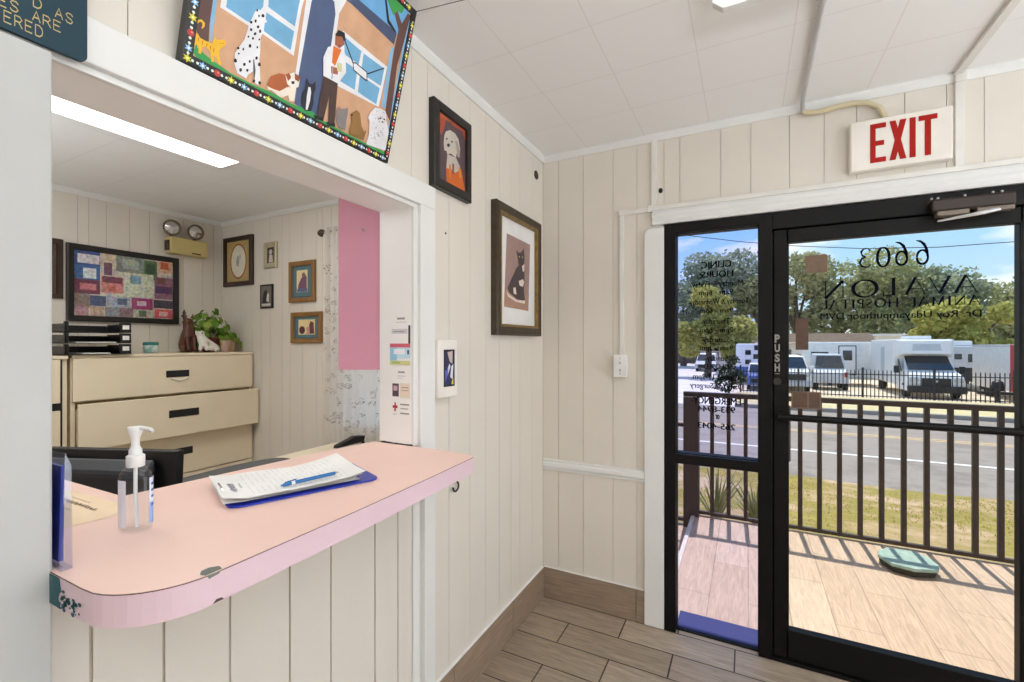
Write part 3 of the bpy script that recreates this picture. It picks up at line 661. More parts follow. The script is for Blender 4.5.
for s, x0, x1, z0, z1 in HOURS:
    k = .98; dx = (x1 - x0) * .01
    for sh in ((-.0013, 0, .0013) if s in ('CLINIC', 'HOURS:', '-EMERGENCY-', '933-8944', '265-4043', 'or') else (-.0006, .0006)): write(b, s, on_glass(x0 + dx + sh, x1 + sh, z0, z1, .0272 - sh * .02))
part_label(b.build('lettering', M['ink'], w), 'black opening hours lettering reading from outside')

dr = struct_empty('door_1', (1.15, 0, 0), 'black aluminium glass entrance door with lettering and a push bar')
b = MB(); fbox(b, 1.146, DX1 - .002, 1.97, DH - .002, -.012, .085); fbox(b, 2.03, DX1 - .002, 0, 1.97); fbox(b, 1.146, 2.03, -.002, .012, -.012, .1); b.box((1.140, .048, .0), (1.168, .085, 1.98)); b.box((1.14, .048, 1.95), (2.04, .085, 1.985)); b.box((2.015, .048, 0), (2.04, .085, 1.98)); b.build('frame', M['black_alu'], dr)
b = MB(); fbox(b, 1.151, 1.212, .018, 1.966, .0, .045); fbox(b, 1.959, 2.027, .018, 1.966, .0, .045); fbox(b, 1.2, 1.97, 1.905, 1.966, .0, .045); fbox(b, 1.2, 1.97, .018, .148, .0, .045)
b.build('leaf', M['black_alu'], dr)
b = MB(); b.box((1.21, .02, .146), (1.961, .026, 1.907)); b.build('pane', M['glass'], dr)
b = MB()
b.tube([(1.168, -.035, 1.117), (2.02, -.035, 1.117)], .0155, 12)
for x in (1.176, 2.008): b.box((x - .012, -.035, 1.105), (x + .012, .002, 1.129), .003)
b.build('push_bar', M['black_alu'], dr, smooth=40)
b = MB(); b.box((1.2, .045, .90), (1.222, .075, 1.16), .006); b.build('pull_handle', mat('brown_pull_handle', (70, 48, 40), .5), dr)
b = MB(); b.lathe([(0.0, -.004), (.010, -.004), (.0165, -.002), (.0165, .002)], (1.166, -.0015, 1.274), 20, M=Matrix.Rotation(radians(90), 4, 'X')); lk = b.build('lock_cylinder', mat('worn_dark_metal', (64, 60, 56), .4, metal=.5), dr, smooth=40)
b = MB(); 
for s, z0, z1 in (('P', 1.452, 1.489), ('U', 1.408, 1.445), ('S', 1.363, 1.400), ('H', 1.319, 1.356)):
    write(b, s, lambda a, c, z0=z0, z1=z1: (1.155 + a * .021, -.0015, z0 + c * (z1 - z0)), .04)
b.box((1.156, -.0015, 1.308), (1.176, .0, 1.311))
part_label(b.build('lettering', mat('grey_push_letters', (150, 146, 140), .5), dr), 'grey PUSH lettering down the stile')
b = MB()
for ch, x0, x1, z0, z1 in [('3', 1.470, 1.514, 1.773, 1.858), ('0', 1.529, 1.579, 1.770, 1.856), ('6', 1.592, 1.637, 1.772, 1.872), ('6', 1.659, 1.703, 1.771, 1.872), ('N', 1.342, 1.423, 1.648, 1.722), ('O', 1.445, 1.538, 1.645, 1.722), ('L', 1.553, 1.597, 1.650, 1.723), ('A', 1.624, 1.694, 1.650, 1.721), ('V', 1.698, 1.770, 1.650, 1.720), ('A', 1.777, 1.850, 1.650, 1.720)]:
    f = on_glass(x0, x1, z0, z1, .0195)
    for P, Wd in roman(ch): ribbon(b, P, Wd, f)
s = 'ANIMAL HOSPITAL'; tot = sum(ROMAN_W[c] + .18 for c in s) - .18; x = 1.856; un = (1.856 - 1.336) / tot
for c in s:
    wd = ROMAN_W[c] * un
    if c != ' ':
        for P, Wd in roman(c): ribbon(b, P, [q * 1.3 for q in Wd], on_glass(x - wd, x, 1.601, 1.639, .0195))
    x -= wd + .18 * un
for sh in (-.0006, .0006): write(b, 'Dr. Roy Udayamputhoor DVM', on_glass(1.333 + sh, 1.859 + sh, 1.545, 1.582, .0195 - sh * .02))
part_label(b.build('lettering', M['navy'], dr), 'navy street number and clinic name lettering reading from outside')
M['kraft'] = mat('brown_sticker_back', (122, 98, 80), .7, var=.1, scale=60); M['dkbrown'] = mat('dark_brown_sticker_back', (92, 68, 54), .7, var=.1, scale=40)
for (x0, x1, z0, z1), mm in (((1.277, 1.358, 1.764, 1.842), M['kraft']), ((1.239, 1.288, 1.419, 1.562), M['dkbrown']), ((1.222, 1.336, 1.153, 1.231), M['kraft'])):
    b = MB(); b.box((x0, .0185, z0), (x1, .0199, z1)); stk = b.build('sticker', mm, dr)
b = MB(); b.box((1.228, .0183, 1.16), (1.283, .0186, 1.226)); b.box((1.29, .0183, 1.16), (1.33, .0186, 1.226)); b.build('printed_patch', M['dkbrown'], stk)
# door closer
b = MB(); b.box((1.69, -.058, 1.965), (1.93, -.012, 2.015), .008); cl = b.build('closer_body', mat('dark_bronze_closer', (54, 44, 38), .35, metal=.4), dr)
b = MB(); b.box((1.705, -.060, 1.946), (1.80, -.02, 1.966), .004); b.box((1.82, -.060, 1.948), (1.925, -.02, 1.966), .004); b.build('closer_cover', mat('worn_closer_cover', (120, 108, 96), .4, metal=.4), cl)
b = MB(); b.tube([(1.71, -.045, 1.93), (1.79, -.06, 1.938), (1.84, -.066, 1.944), (1.9, -.05, 1.956)], [.004, .006, .008, .006], 8); b.build('closer_arm', M['metal'], cl, smooth=40)
for x in (1.70, 1.72, 1.80, 1.88, 1.905):
    b = MB(); b.ball((x, -.013, 2.028), .005, 8); b.build('screw', M['metal'], cl)

# office window behind the curtain
w2 = struct_empty('window_2', (-1.1, .05, 1.5), 'white framed office window behind the patterned curtain')
b = MB()
for lo, hi in (((WX0, .01, WZ0), (WX0 + .045, .1, WZ1)), ((WX1 - .045, .01, WZ0), (WX1, .1, WZ1)), ((WX0, .01, WZ1 - .045), (WX1, .1, WZ1)), ((WX0, -.02, WZ0), (WX1, .1, WZ0 + .045)), ((WX0, .03, 1.5), (WX1, .08, 1.54))): b.box(lo, hi, .003)
b.build('frame', M['white'], w2)
b = MB(); b.box((WX0 + .04, .055, WZ0 + .04), (WX1 - .04, .06, WZ1 - .04)); b.build('pane', M['glass'], w2)
# ------------------------------------------------------------------ pictures and wall-hung things
def on_x(xw): return lambda a, c, d: Vector((xw + d, a, c))
def on_y(yw): return lambda a, c, d: Vector((a, yw - d, c))
def frame_bars(b, f, a0, a1, c0, c1, prof):
    """mitred frame round a rectangle; prof = [(inset, depth), ...]"""
    R = []
    for ca, cc, sa, sc_ in ((a0, c0, 1, 1), (a1, c0, -1, 1), (a1, c1, -1, -1), (a0, c1, 1, -1), (a0, c0, 1, 1)):
        R.append([f(ca + sa * i, cc + sc_ * i, d) for i, d in prof])
    b.loft(R, cap=False)
def quad(b, f, a0, a1, c0, c1, d): b.poly([f(a0, c0, d), f(a1, c0, d), f(a1, c1, d), f(a0, c1, d)])
def slab(b, f, a0, a1, c0, c1, d0, d1):
    p = [f(a0, c0, d0), f(a1, c0, d0), f(a1, c1, d0), f(a0, c1, d0)]; b.prism(p, f(a0, c0, d1) - f(a0, c0, d0))
def poly_art(b, f, art, d, step=.00025):
    for k, (c, pts) in enumerate(art):
        b.colour(c)
        try: b.poly([f(p[0], p[1], d + step * k * .35 + step) for p in pts])
        except ValueError: pass

# big folk-art painting leaning out over the hatch, resting on the header board
O_ = Vector((.028, -1.899, 2.0200)); TD_ = Vector((.118, 0, .4441)).normalized(); ND = Vector((TD_.z, 0, -TD_.x))
fp = lambda s, t, d: O_ + Vector((0, 1, 0)) * s + TD_ * t + ND * d
t = thing('painting', 'large bright folk-style painting of pets and a man in white coat by a doorway', 'painting', (.03, -1.6, 2.033))
PWd, PHt, BD = .594, .4590, .0195
b = MB(); frame_bars(b, fp, 0, PWd, 0, PHt, [(0.0, -.022), (0.0, 0.0), (.004, .001), (BD, .001), (BD, -.004), (BD, -.022), (0, -.022)]); b.build('frame', M['blackframe'], t)
b = MB(); quad(b, fp, .003, PWd - .003, .003, PHt - .003, -.0215); b.box((0, 0, 0), (0.0001, .0001, .0001)) if False else None
b.build('backing', M['oak'], t)
b = MB(); b.colour((206, 160, 126)); quad(b, fp, BD, PWd - BD, BD, PHt - BD, -.003)
clip = lambda v, lo, hi: max(lo, min(hi, v))
art = [(c, [(clip(p[0], BD, PWd - BD), clip(p[1], BD, PHt - BD)) for p in pts]) for c, pts in ART_PAINTING]
poly_art(b, fp, art, -.0028, .0001); pc = b.build('canvas', M['art'], t)
b = MB(); cyc = ['Y', 'w', 'w', 'B', 'w', 'w', 'R', 'w', 'w']
def dot(s, tt, r, c, n=8): b.colour(c); b.poly([fp(s + r * cos(2 * pi * k / n), tt + r * sin(2 * pi * k / n), .0016) for k in range(n)])
def flower(s, tt, r, c, cc):
    b.colour(c); b.poly([fp(s + (r if k % 2 else r * .5) * cos(pi * k / 6), tt + (r if k % 2 else r * .5) * sin(pi * k / 6), .0016) for k in range(12)])
    b.colour(cc); b.poly([fp(s + r * .3 * cos(pi * k / 3), tt + r * .3 * sin(pi * k / 3), .0019) for k in range(6)])
i = 0
path = [(x, BD / 2) for x in [BD / 2 + k * .0098 for k in range(59)]] + [(PWd - BD / 2, y) for y in [BD / 2 + .0098 + k * .0098 for k in range(42)]] + [(BD / 2, y) for y in [BD / 2 + .0098 + k * .0098 for k in range(42)]] + [(x, PHt - BD / 2) for x in [BD / 2 + .0098 + k * .0098 for k in range(56)]]
for s_, t_ in path:
    k = cyc[i % 9]; i += 1
    if k == 'Y': flower(s_, t_, .0088, (214, 206, 50), (250, 240, 160))
    elif k == 'B': flower(s_, t_, .0082, (140, 190, 232), (250, 250, 255))
    elif k == 'R': dot(s_, t_, .0068, (196, 56, 52)); dot(s_ + .002, t_ + .002, .0022, (240, 190, 180), 6)
    else: dot(s_, t_, .0030, (226, 234, 226), 6)
b.build('border_flowers', M['print'], pc)
for wa, wb in ((fp(PWd - .006, PHt - .006, -.012), Vector((.30, -1.215, CEIL))), (fp(.006, PHt - .006, -.012), Vector((.30, -1.97, CEIL)))):
  b = MB(); b.tube([wa, wb], .0012, 6)
  part_label(b.build('hanging_wire', mat('thin_wire', (90, 86, 80), .4, metal=.6), t), 'thin wire up to the ceiling')

# dog portrait
f = on_x(.0)
t = thing('framed_picture', 'small black framed portrait of a white curly dog on red and orange', 'picture', (0, -.93, 2.03))
A0, A1, C0, C1 = -1.058, -.803, 2.031, 2.356
b = MB(); frame_bars(b, f, A0, A1, C0, C1, [(0, 0), (0, .024), (.006, .028), (.034, .026), (.036, .018), (.036, 0)]); b.build('frame', M['blackframe'], t)
b = MB(); b.colour((150, 84, 70)); quad(b, f, A0 + .034, A1 - .034, C0 + .034, C1 - .034, .016)
poly_art(b, f, [(tuple(int(v * .86) for v in c), [(clip(p[0], A0 + .036, A1 - .036), clip(p[1], C0 + .036, C1 - .036)) for p in pts]) for c, pts in ART_DOG], .016, .0002); b.build('print', M['art'], t)
b = MB(); slab(b, f, A0 + .004, A1 - .004, C0 + .004, C1 - .004, 0, .004); b.build('backing', M['oak'], t)

# cat portrait with a white mat
t = thing('framed_picture', 'tall bronze and gold framed portrait of a black and white cat with white mat', 'picture', (0, -.365, 1.487))
A0, A1, C0, C1 = -.600, -.096, 1.487, 2.108
b = MB(); frame_bars(b, f, A0, A1, C0, C1, [(0, 0), (0, .030), (.010, .036), (.020, .032), (.034, .034), (.044, .028)]); b.build('frame', M['bronze'], t, smooth=50)
b = MB(); frame_bars(b, f, A0 + .040, A1 - .040, C0 + .040, C1 - .040, [(0, .020), (0, .031), (.006, .034), (.013, .030), (.015, .012)]); part_label(b.build('inner_frame', M['gold'], t), 'beaded gold inner frame')
b = MB(); b.mi = 0
slab(b, f, A0 + .03, A1 - .03, C0 + .03, C1 - .03, .001, .014); b.build('mat_board', mat('white_mat_board', (232, 230, 228), .8), t)
b = MB(); poly_art(b, f, ART_CAT, .0145, .0003); b.build('print', M['art'], t)

# white wall frame with a small dark photo
t = thing('framed_photo', 'thick white block frame with a small blue and black photo beside the hatch', 'photo frame', (0, -.99, 1.246))
b = MB(); slab(b, f, -1.048, -.922, 1.244, 1.461, .0, .034); o = b.build('block', mat('white_block_paint', (238, 232, 224), .4), t, bevel=.004)
b = MB(); frame_bars(b, f, -1.012, -.944, 1.285, 1.425, [(0, .034), (0, .0365), (.005, .0365), (.006, .034)]); b.build('slip', M['black'], t)
b = MB(); b.colour((44, 42, 84)); quad(b, f, -1.008, -.948, 1.289, 1.421, .0347)
b.colour((196, 178, 168)); b.poly([f(-.99, 1.415, .035), f(-.955, 1.419, .035), f(-.957, 1.37, .035), f(-.975, 1.38, .035)])
b.colour((214, 216, 226)); b.poly([f(-.978, 1.372, .0352), f(-.97, 1.36, .0352), f(-.99, 1.325, .0352), f(-1.0, 1.33, .0352)]); b.poly([f(-.965, 1.36, .0352), f(-.95, 1.37, .0352), f(-.955, 1.31, .0352), f(-.972, 1.32, .0352)])
b.colour((220, 200, 60)); b.poly([f(-.965, 1.292, .0354), f(-.95, 1.292, .0354), f(-.951, 1.315, .0354), f(-.96, 1.305, .0354)])
b.colour((90, 96, 190)); b.poly([f(-1.006, 1.345, .0354), f(-.985, 1.352, .0354), f(-.988, 1.33, .0354), f(-1.004, 1.30, .0354)])
b.build('photo', M['print'], t)

# plaque on the header
t = thing('wall_plaque', 'dark slate blue plaque with engraved gold capital letters on the header over the post', 'plaque', (.03, -2.2, 1.94))
fq = lambda a, c, d: Vector((.030 + d, a, c))
pts = []; A0, A1, C0, C1, r = -2.40, -2.049, 1.929, 2.11, .010
for cx, cy, a0 in ((A1 - r, C1 - r, 0), (A0 + r, C1 - r, 90), (A0 + r, C0 + r, 180), (A1 - r, C0 + r, 270)):
    pts += [(cx + r * cos(radians(a0 + k * 22.5)), cy + r * sin(radians(a0 + k * 22.5))) for k in range(5)]
b = MB(); b.prism([fq(a, c, 0) for a, c in pts], (.008, 0, 0)); b.build('plate', mat('slate_blue_plastic', (44, 68, 80), .5, var=.05, spec=.15), t)
b = MB(); g = lambda a0, a1, c0, c1: (lambda u, v: fq(a0 + u * (a1 - a0), c0 + v * (c1 - c0), .0086))
SK = {'A': [[(0, 0), (.5, 1), (1, 0)], [(.2, .36), (.8, .36)]], 'D': [[(0, 0), (0, 1), (.55, 1), (.9, .8), (1, .5), (.9, .2), (.55, 0), (0, 0)]], 'S': [[(1, .82), (.75, .99), (.3, .99), (.05, .78), (.3, .55), (.75, .46), (.97, .24), (.7, .01), (.25, .01), (0, .2)]],
 'E': [[(.95, 0), (0, 0), (0, 1), (.95, 1)], [(0, .53), (.8, .53)]], 'R': [[(0, 0), (0, 1), (.65, 1), (.95, .78), (.65, .5), (0, .5)], [(.5, .5), (1, 0)]]}
for s_, a0, a1, c0, c1 in PLAQUE:
    pw = (a1 - a0) / len(s_)
    for q, ch in enumerate(s_):
        for P in SK.get(ch, []): ribbon(b, P, .13, (lambda u, v, q=q: fq(a0 + (q + .12 + u * .72) * pw, c0 - .006 + v * (c1 - c0), .0086)))
b.build('lettering', mat('gold_engraving', (196, 176, 116), .4), t)

# ceiling light of the lobby, straight above the camera
t = thing('ceiling_light', 'white wraparound fluorescent ceiling light whose end just shows', 'ceiling light', (1.1, -1.5, CEIL))
b = MB(); b.box((.965, -2.14, CEIL - .02), (1.255, -.92, CEIL), .003); b.build('housing', M['lampwhite'], t)
b = MB(); prof = [(.97, CEIL - .02), (.975, CEIL - .045), (1.0, CEIL - .062), (1.22, CEIL - .062), (1.245, CEIL - .045), (1.25, CEIL - .02)]
b.loft([[Vector((x, y, z)) for x, z in prof] for y in (-2.125, -.93)]); b.build('diffuser', M['lamp'], t)
for y0, y1 in ((-.93, -.902), (-2.15, -2.125)):
    b = MB(); b.prism([(x, y0, z) for x, z in ((.948, CEIL), (.950, CEIL - .052), (.978, CEIL - .076), (1.235, CEIL - .076), (1.263, CEIL - .046), (1.265, CEIL))], (0, y1 - y0, 0)); b.build('end_cap', M['lampwhite'], t, bevel=.003)

# exit sign, conduit, raceways, switch
t = thing('exit_sign', 'ivory exit sign with red capital letters over the door', 'sign', (1.59, 0, 2.17))
b = MB(); b.box((1.430, -.046, 2.171), (1.757, -.001, 2.379), .006); b.build('housing', M['signwhite'], t)
b = MB(); 
fe = lambda u, v: None
def bar(pts): b.prism([(x, -.0462, z) for x, z in pts], (0, -.0012, 0))
zt, zb = 2.356, 2.196; H_ = zt - zb
def ex(x): return x
x = 1.497
bar([(x, zb), (x + .018, zb), (x + .018, zt), (x, zt)]); 
for z in (zb, zb + H_ * .43, zt - .02): bar([(x + .018, z), (x + (.052 if z != zb + H_ * .43 else .046), z), (x + (.052 if z != zb + H_ * .43 else .046), z + .02), (x + .018, z + .02)])
x = 1.560
bar([(x, zb), (x + .020, zb), (x + .054, zt), (x + .034, zt)]); b.prism([(p, -.0463, q) for p, q in ((x + .034, zb), (x + .054, zb), (x + .020, zt), (x, zt))], (0, -.0012, 0))
x = 1.624; bar([(x, zb), (x + .019, zb), (x + .019, zt), (x, zt)])
x = 1.652; bar([(x + .019, zb), (x + .038, zb), (x + .038, zt), (x + .019, zt)]); b.prism([(p, -.0463, q) for p, q in ((x, zt - .02), (x + .057, zt - .02), (x + .057, zt), (x, zt))], (0, -.0012, 0))
part_label(b.build('lettering', M['red'], t), 'red EXIT letters')
t = thing('conduit', 'thin metal ceiling conduit turning into a beige flexible tube down to the exit sign', 'conduit', (1.25, -.05, CEIL - .02))
b = MB(); b.tube([(1.238, -2.1, CEIL - .075), (1.244, -1.2, CEIL - .02), (1.250, -.75, CEIL - .012), (1.256, -.11, CEIL - .012), (1.258, -.06, CEIL - .02), (1.262, -.035, CEIL - .042)], .009, 10); b.build('metal_pipe', M['metal'], t, smooth=50)
b = MB(); b.tube([(1.248, -.79, CEIL - .0145), (1.247, -.72, CEIL - .0145)], .0135, 10); b.build('coupling', M['metal'], t, smooth=50)
b = MB(); cpts = [(1.262, -.035, CEIL - .042), (1.275, -.030, CEIL - .052), (1.32, -.028, CEIL - .055), (1.38, -.028, CEIL - .050), (1.44, -.028, CEIL - .046), (1.49, -.028, CEIL - .056), (1.53, -.026, CEIL - .085), (1.548, -.024, CEIL - .125), (1.55, -.024, CEIL - .150)]
b.tube(cpts, .011, 10); b.build('flexible_tube', M['beigepipe'], t, smooth=50)
t = thing('raceway', 'white surface raceway running up the wall beside the exit sign and along the ceiling', 'raceway', (1.78, 0, CEIL))
b = MB(); b.box((1.772, -.014, DH + .095), (1.800, 0, CEIL - .0), .002); b.build('wall_run', M['raceway'], t)
b = MB(); b.box((1.763, -2.6, CEIL - .014), (1.792, -.0, CEIL), .002); b.build('ceiling_run', M['raceway'], t)
b = MB(); b.box((1.768, -.028, CEIL - .04), (1.804, 0, CEIL - .001), .003); b.build('elbow', M['raceway'], t)
t = thing('raceway', 'white surface raceway from the light switch up and over the door head to the ceiling', 'raceway', (.455, 0, 1.39))
b = MB(); b.box((.445, -.013, 1.385), (.469, 0, 2.147), .002); b.build('wall_run', M['raceway'], t)
b = MB(); b.box((.445, -.013, 2.122), (.605, -0, 2.146), .002); b.box((.60, -.018, 2.124), (DX1 + .12, -0, 2.146), .002); b.build('head_run', M['raceway'], t)
b = MB(); b.box((.607, -.012, 2.146), (.634, 0, CEIL), .002); b.build('ceiling_run', M['raceway'], t)
b = MB(); b.box((.590, -.022, 2.118), (.612, 0, 2.152), .003); b.build('elbow', M['raceway'], t)
b = MB(); b.box((.441, -.017, 2.118), (.473, 0, 2.15), .003); b.build('elbow', M['raceway'], t)
t = thing('light_switch', 'white surface mounted light switch box on the far wall', 'light switch', (.457, 0, 1.27))
b = MB(); b.box((.421, -.036, 1.275), (.487, -.0, 1.386), .004); b.build('box', M['whiteplastic'], t)
b = MB(); b.box((.419, -.040, 1.272), (.489, -.035, 1.389), .002); b.build('cover_plate', M['whiteplastic'], t)
TG = mat('grey_toggle', (196, 196, 198), .4)
for z in (1.308, 1.345):
    b = MB(); b.box((.449, -.048, z - .006), (.459, -.040, z + .008), .001); b.build('toggle', TG, t)
for z in (1.29, 1.37):
    b = MB(); b.lathe([(0, 0), (.004, 0), (.004, .002), (0, .002)], (.454, -.040, z), 10, M=Matrix.Rotation(radians(90), 4, 'X')); b.build('screw', M['metal'], t)

# small marks on the walls
def plug(name, f, a, c, ra, rc, d, m, label, cat):
    b = MB(); n = 16
    for rr, dd in ((1.0, 0),): b.prism([f(a + ra * cos(2 * pi * k / n), c + rc * sin(2 * pi * k / n), 0) for k in range(n)], f(a, c, d) - f(a, c, 0))
    tag(b.build(name, m), label, cat)
plug('cable_hole_cap', on_x(0), -.098, 2.384, .026, .024, .003, mat('dark_hole_cap', (52, 40, 34), .7), 'dark oval cap on the wall high up near the far corner', 'cap')
plug('wall_plug', on_y(0), .652, 2.226, .010, .013, .004, M['black'], 'small black plug on the wall just above the door head', 'plug')
plug('wall_screw', on_x(0), -1.030, 1.905, .004, .004, .002, M['bronze'], 'tiny dark screw on the wall under the dog portrait, nearer the casing', 'screw')
plug('wall_screw', on_x(0), -.953, 1.877, .004, .004, .002, M['bronze'], 'tiny dark screw on the wall under the dog portrait, farther from the casing', 'screw')

# stickers and cards on the hatch jamb (facing the near end of the hatch)
fj = lambda a, c, d: Vector((a, OY1 - .0022 - d, c))
def card(name, a0, a1, c0, c1, shapes, label, base=(244, 243, 240)):
    b = MB(); b.colour(base); slab(b, fj, a0, a1, c0, c1, 0, .0008)
    for k, (cc, x0, x1, z0, z1) in enumerate(shapes):
        b.colour(cc); quad(b, fj, a0 + x0 * (a1 - a0), a0 + x1 * (a1 - a0), c0 + z0 * (c1 - c0), c0 + z1 * (c1 - c0), .0010 + .0001 * k)
    return tag(b.build(name, M['print']), label, 'card', 'cards stuck on the hatch jamb')
GR = (150, 148, 150); LG = (205, 204, 206)
card('card', -.088, -.004, 1.512, 1.562, [(GR, .3, .72, .42, .56), (LG, .25, .8, .2, .26)], 'top white card with one grey line on the hatch jamb')
card('card', -.088, -.016, 1.462, 1.500, [(LG, 0, 1, .55, 1), (GR, .1, .8, .7, .8)], 'white card with a grey band under the top card on the hatch jamb')
card('marker_strip', -.012, -.004, 1.447, 1.512, [], 'thin black upright strip stuck on the jamb above the colourful card', (40, 38, 40))
card('card', -.096, -.003, 1.372, 1.448, [((206, 92, 110), 0, 1, .82, 1), ((150, 200, 226), 0, .35, .2, .82), ((196, 226, 240), .35, 1, .3, .82), ((214, 214, 150), 0, 1, 0, .2), ((160, 190, 110), .1, .5, .06, .16), ((246, 250, 255), .2, .75, .5, .74), ((60, 70, 100), .86, .94, .5, .7)], 'colourful photo card with a pink top edge and blue sky on the hatch jamb')
card('card', -.084, -.004, 1.315, 1.362, [(GR, .32, .7, .62, .74), (LG, .28, .74, .36, .42), (LG, .3, .6, .2, .25)], 'plain white card with small grey text just under the colourful card')
card('card', -.086, -.004, 1.258, 1.308, [((92, 70, 84), .02, .38, .04, .96), ((210, 170, 180), .08, .3, .45, .8), ((236, 220, 200), .45, 1, 0, 1), ((190, 160, 140), .52, .92, .66, .74), ((190, 160, 140), .52, .92, .46, .52)], 'small card half dark photo and half cream on the hatch jamb')
card('card', -.090, -.004, 1.185, 1.248, [((176, 24, 36), .17, .25, .35, .85), ((176, 24, 36), .08, .34, .54, .68), (GR, .48, .95, .72, .8), (GR, .5, .9, .5, .55), (GR, .48, .95, .22, .3), (LG, .1, .3, .16, .22)], 'lowest white card with a red cross on the hatch jamb')

# ------------------------------------------------------------------ counter
t = thing('reception_counter', 'peach pink laminate reception counter with a rounded corner set in the hatch', 'counter', (0, -1.6, 1.04))
def arcp(cx, cy, r, a0, a1, n): return [(cx + r * cos(radians(a0 + (a1 - a0) * k / n)), cy + r * sin(radians(a0 + (a1 - a0) * k / n))) for k in range(n + 1)]
outl = [(-.62, -2.098), (-.02, -2.098), (.05, -2.1035), (.17, -2.1035)] + arcp(.18, -1.985, .1185, -88, -2, 10)[1:] + [(.2955, -1.70), (.286, -1.415), (.2745, -1.20), (.271, -1.182), (.262, -1.172), (.17, -1.161), (.10, -1.1575), (-.172, -1.1575), (-.205, -1.35), (-.25, -1.76), (-.262, -1.878), (-.62, -1.885)]
b = MB(); b.prism([(x, y, 1.040) for x, y in outl], (0, 0, .0470)); b.build('edge_band', M['lamedge'], t)
b = MB(); b.prism([(x, y, 1.0870) for x, y in outl], (0, 0, .0018)); b.build('seam', M['lamcore'], t)
b = MB(); b.prism([(x, y, 1.0888) for x, y in outl], (0, 0, .0012)); ct = b.build('laminate_top', M['laminate'], t)
b = MB(); b.poly([(x, y, 1.0903) for x, y in ((.2985, -1.975), (.2985, -2.0), (.288, -2.003), (.277, -1.995), (.276, -1.983), (.285, -1.972))]); b.prism([(.2980, -1.976, 1.0888), (.2980, -1.998, 1.0888), (.2980, -1.995, 1.083), (.2980, -1.98, 1.0845)], (.0006, 0, 0)); b.build('chip', M['scuff'], ct)
b = MB(); b.prism([(.2980, -1.972, 1.041), (.2980, -1.99, 1.041), (.2980, -1.984, 1.046), (.2980, -1.976, 1.045)], (.0006, 0, 0)); b.build('chip', M['lamcore'], ct)
b = MB()
b.prism([(.052, -2.1042, 1.0405), (.100, -2.1042, 1.0405), (.094, -2.1042, 1.055), (.104, -2.1042, 1.070), (.098, -2.1042, 1.0862), (.052, -2.1042, 1.0862)], (0, -.0006, 0))
random.seed(5)
for k in range(46):
    x = .098 + abs(random.gauss(0, .045)); z = 1.042 + random.random() * .03 * (1 - (x - .098) * 4 if x < .3 else .2); r = random.uniform(.001, .0035)
    if x > .172: continue
    z = max(1.042, min(1.084, z)); b.prism([(x + r * 1.6 * cos(a), -2.1042, z + r * sin(a)) for a in (0, 1.1, 2.3, 3.3, 4.5, 5.4)], (0, -.0005, 0))
part_label(b.build('paint_scuff', M['teal'], t), 'scuffed old teal paint on the counter end')
tag_h = thing('hanging_hook', 'small black wall hook just under the far end of the counter', 'hook', (0, -.903, .887))
b = MB(); b.tube([(.004, -.905, .899), (.012, -.895, .902)] + [(.014, -.903 + .019 * sin(radians(a)), .880 + .019 * cos(radians(a))) for a in range(30, 290, 20)], .004, 8); b.build('hook', M['black'], tag_h, smooth=50)
b = MB(); b.lathe([(0, 0), (.007, 0), (.007, .004), (0, .004)], (.0, -.905, .899), 12, M=Matrix.Rotation(radians(90), 4, 'Y')); b.build('base', M['black'], tag_h)

# hand sanitizer
bx, by, bz = -.004, -1.962, 1.0905
t = thing('sanitizer_bottle', 'clear pump bottle of hand sanitizer standing on the counter', 'bottle', (bx, by, bz), rz=radians(18))
def bottle_prof(k=1.0, z0=0.0, z1=.128): return [(.028 * k, z0), (.0315 * k, z0 + .004), (.0315 * k, .096), (.029 * k, .109), (.020 * k, .121), (.0135 * k, z1)]
b = MB(); b.lathe(bottle_prof(), seg=32, sy=.68); b.build('body', M['bottle'], t, smooth=40, local=True)
b = MB(); b.lathe([(.0268, .003), (.0298, .006), (.0298, .072), (0.0, .072)], seg=32, sy=.66, cap=True); b.build('gel', glass_mat('clear_gel', (.975, .985, .99), .04), t, smooth=40, local=True)
b = MB()
for a0, a1, c, z0, z1 in ((-2, 50, (150, 186, 240), .014, .055), (-2, 50, (226, 234, 250), .055, .102), (-126, -84, (238, 240, 248), .012, .100)):
    b.colour(c); n = 8
    b.loft([[Vector((.0321 * cos(radians(a0 + (a1 - a0) * k / n)), .0321 * .68 * sin(radians(a0 + (a1 - a0) * k / n)), z)) for z in (z0, z1)] for k in range(n + 1)], cap=False, closed=False)
b.colour((60, 90, 170))
for zc in (.09, .078, .066, .05): b.loft([[Vector((.0324 * cos(radians(a)), .0324 * .68 * sin(radians(a)), z)) for z in (zc - .003, zc + .002)] for a in (8, 18, 28, 38)], cap=False, closed=False)
part_label(b.build('label', M['print'], t, local=True), 'blue and white printed label')
b = MB(); b.lathe([(.0140, .122), (.0148, .124), (.0148, .143), (.0105, .146), (.0105, .154), (.0085, .157), (.0065, .162), (.0065, .176), (.0115, .190), (.0125, .1955), (.012, .1985), (0.001, .1985)], seg=24)
pm = b.build('pump', M['whiteplastic'], t, smooth=45, local=True)
b = MB(); b.tube([(0, 0, .1955), (.020, 0, .1958), (.033, 0, .1945), (.039, 0, .190)], [.003, .0042, .0038, .003], 10); b.build('nozzle', M['whiteplastic'], t, smooth=45, local=True)
b = MB(); b.tube([(0, 0, .124), (0, 0, .06), (.004, 0, .006)], .0032, 8); b.build('dip_tube', M['whiteplastic'], t, smooth=45, local=True)

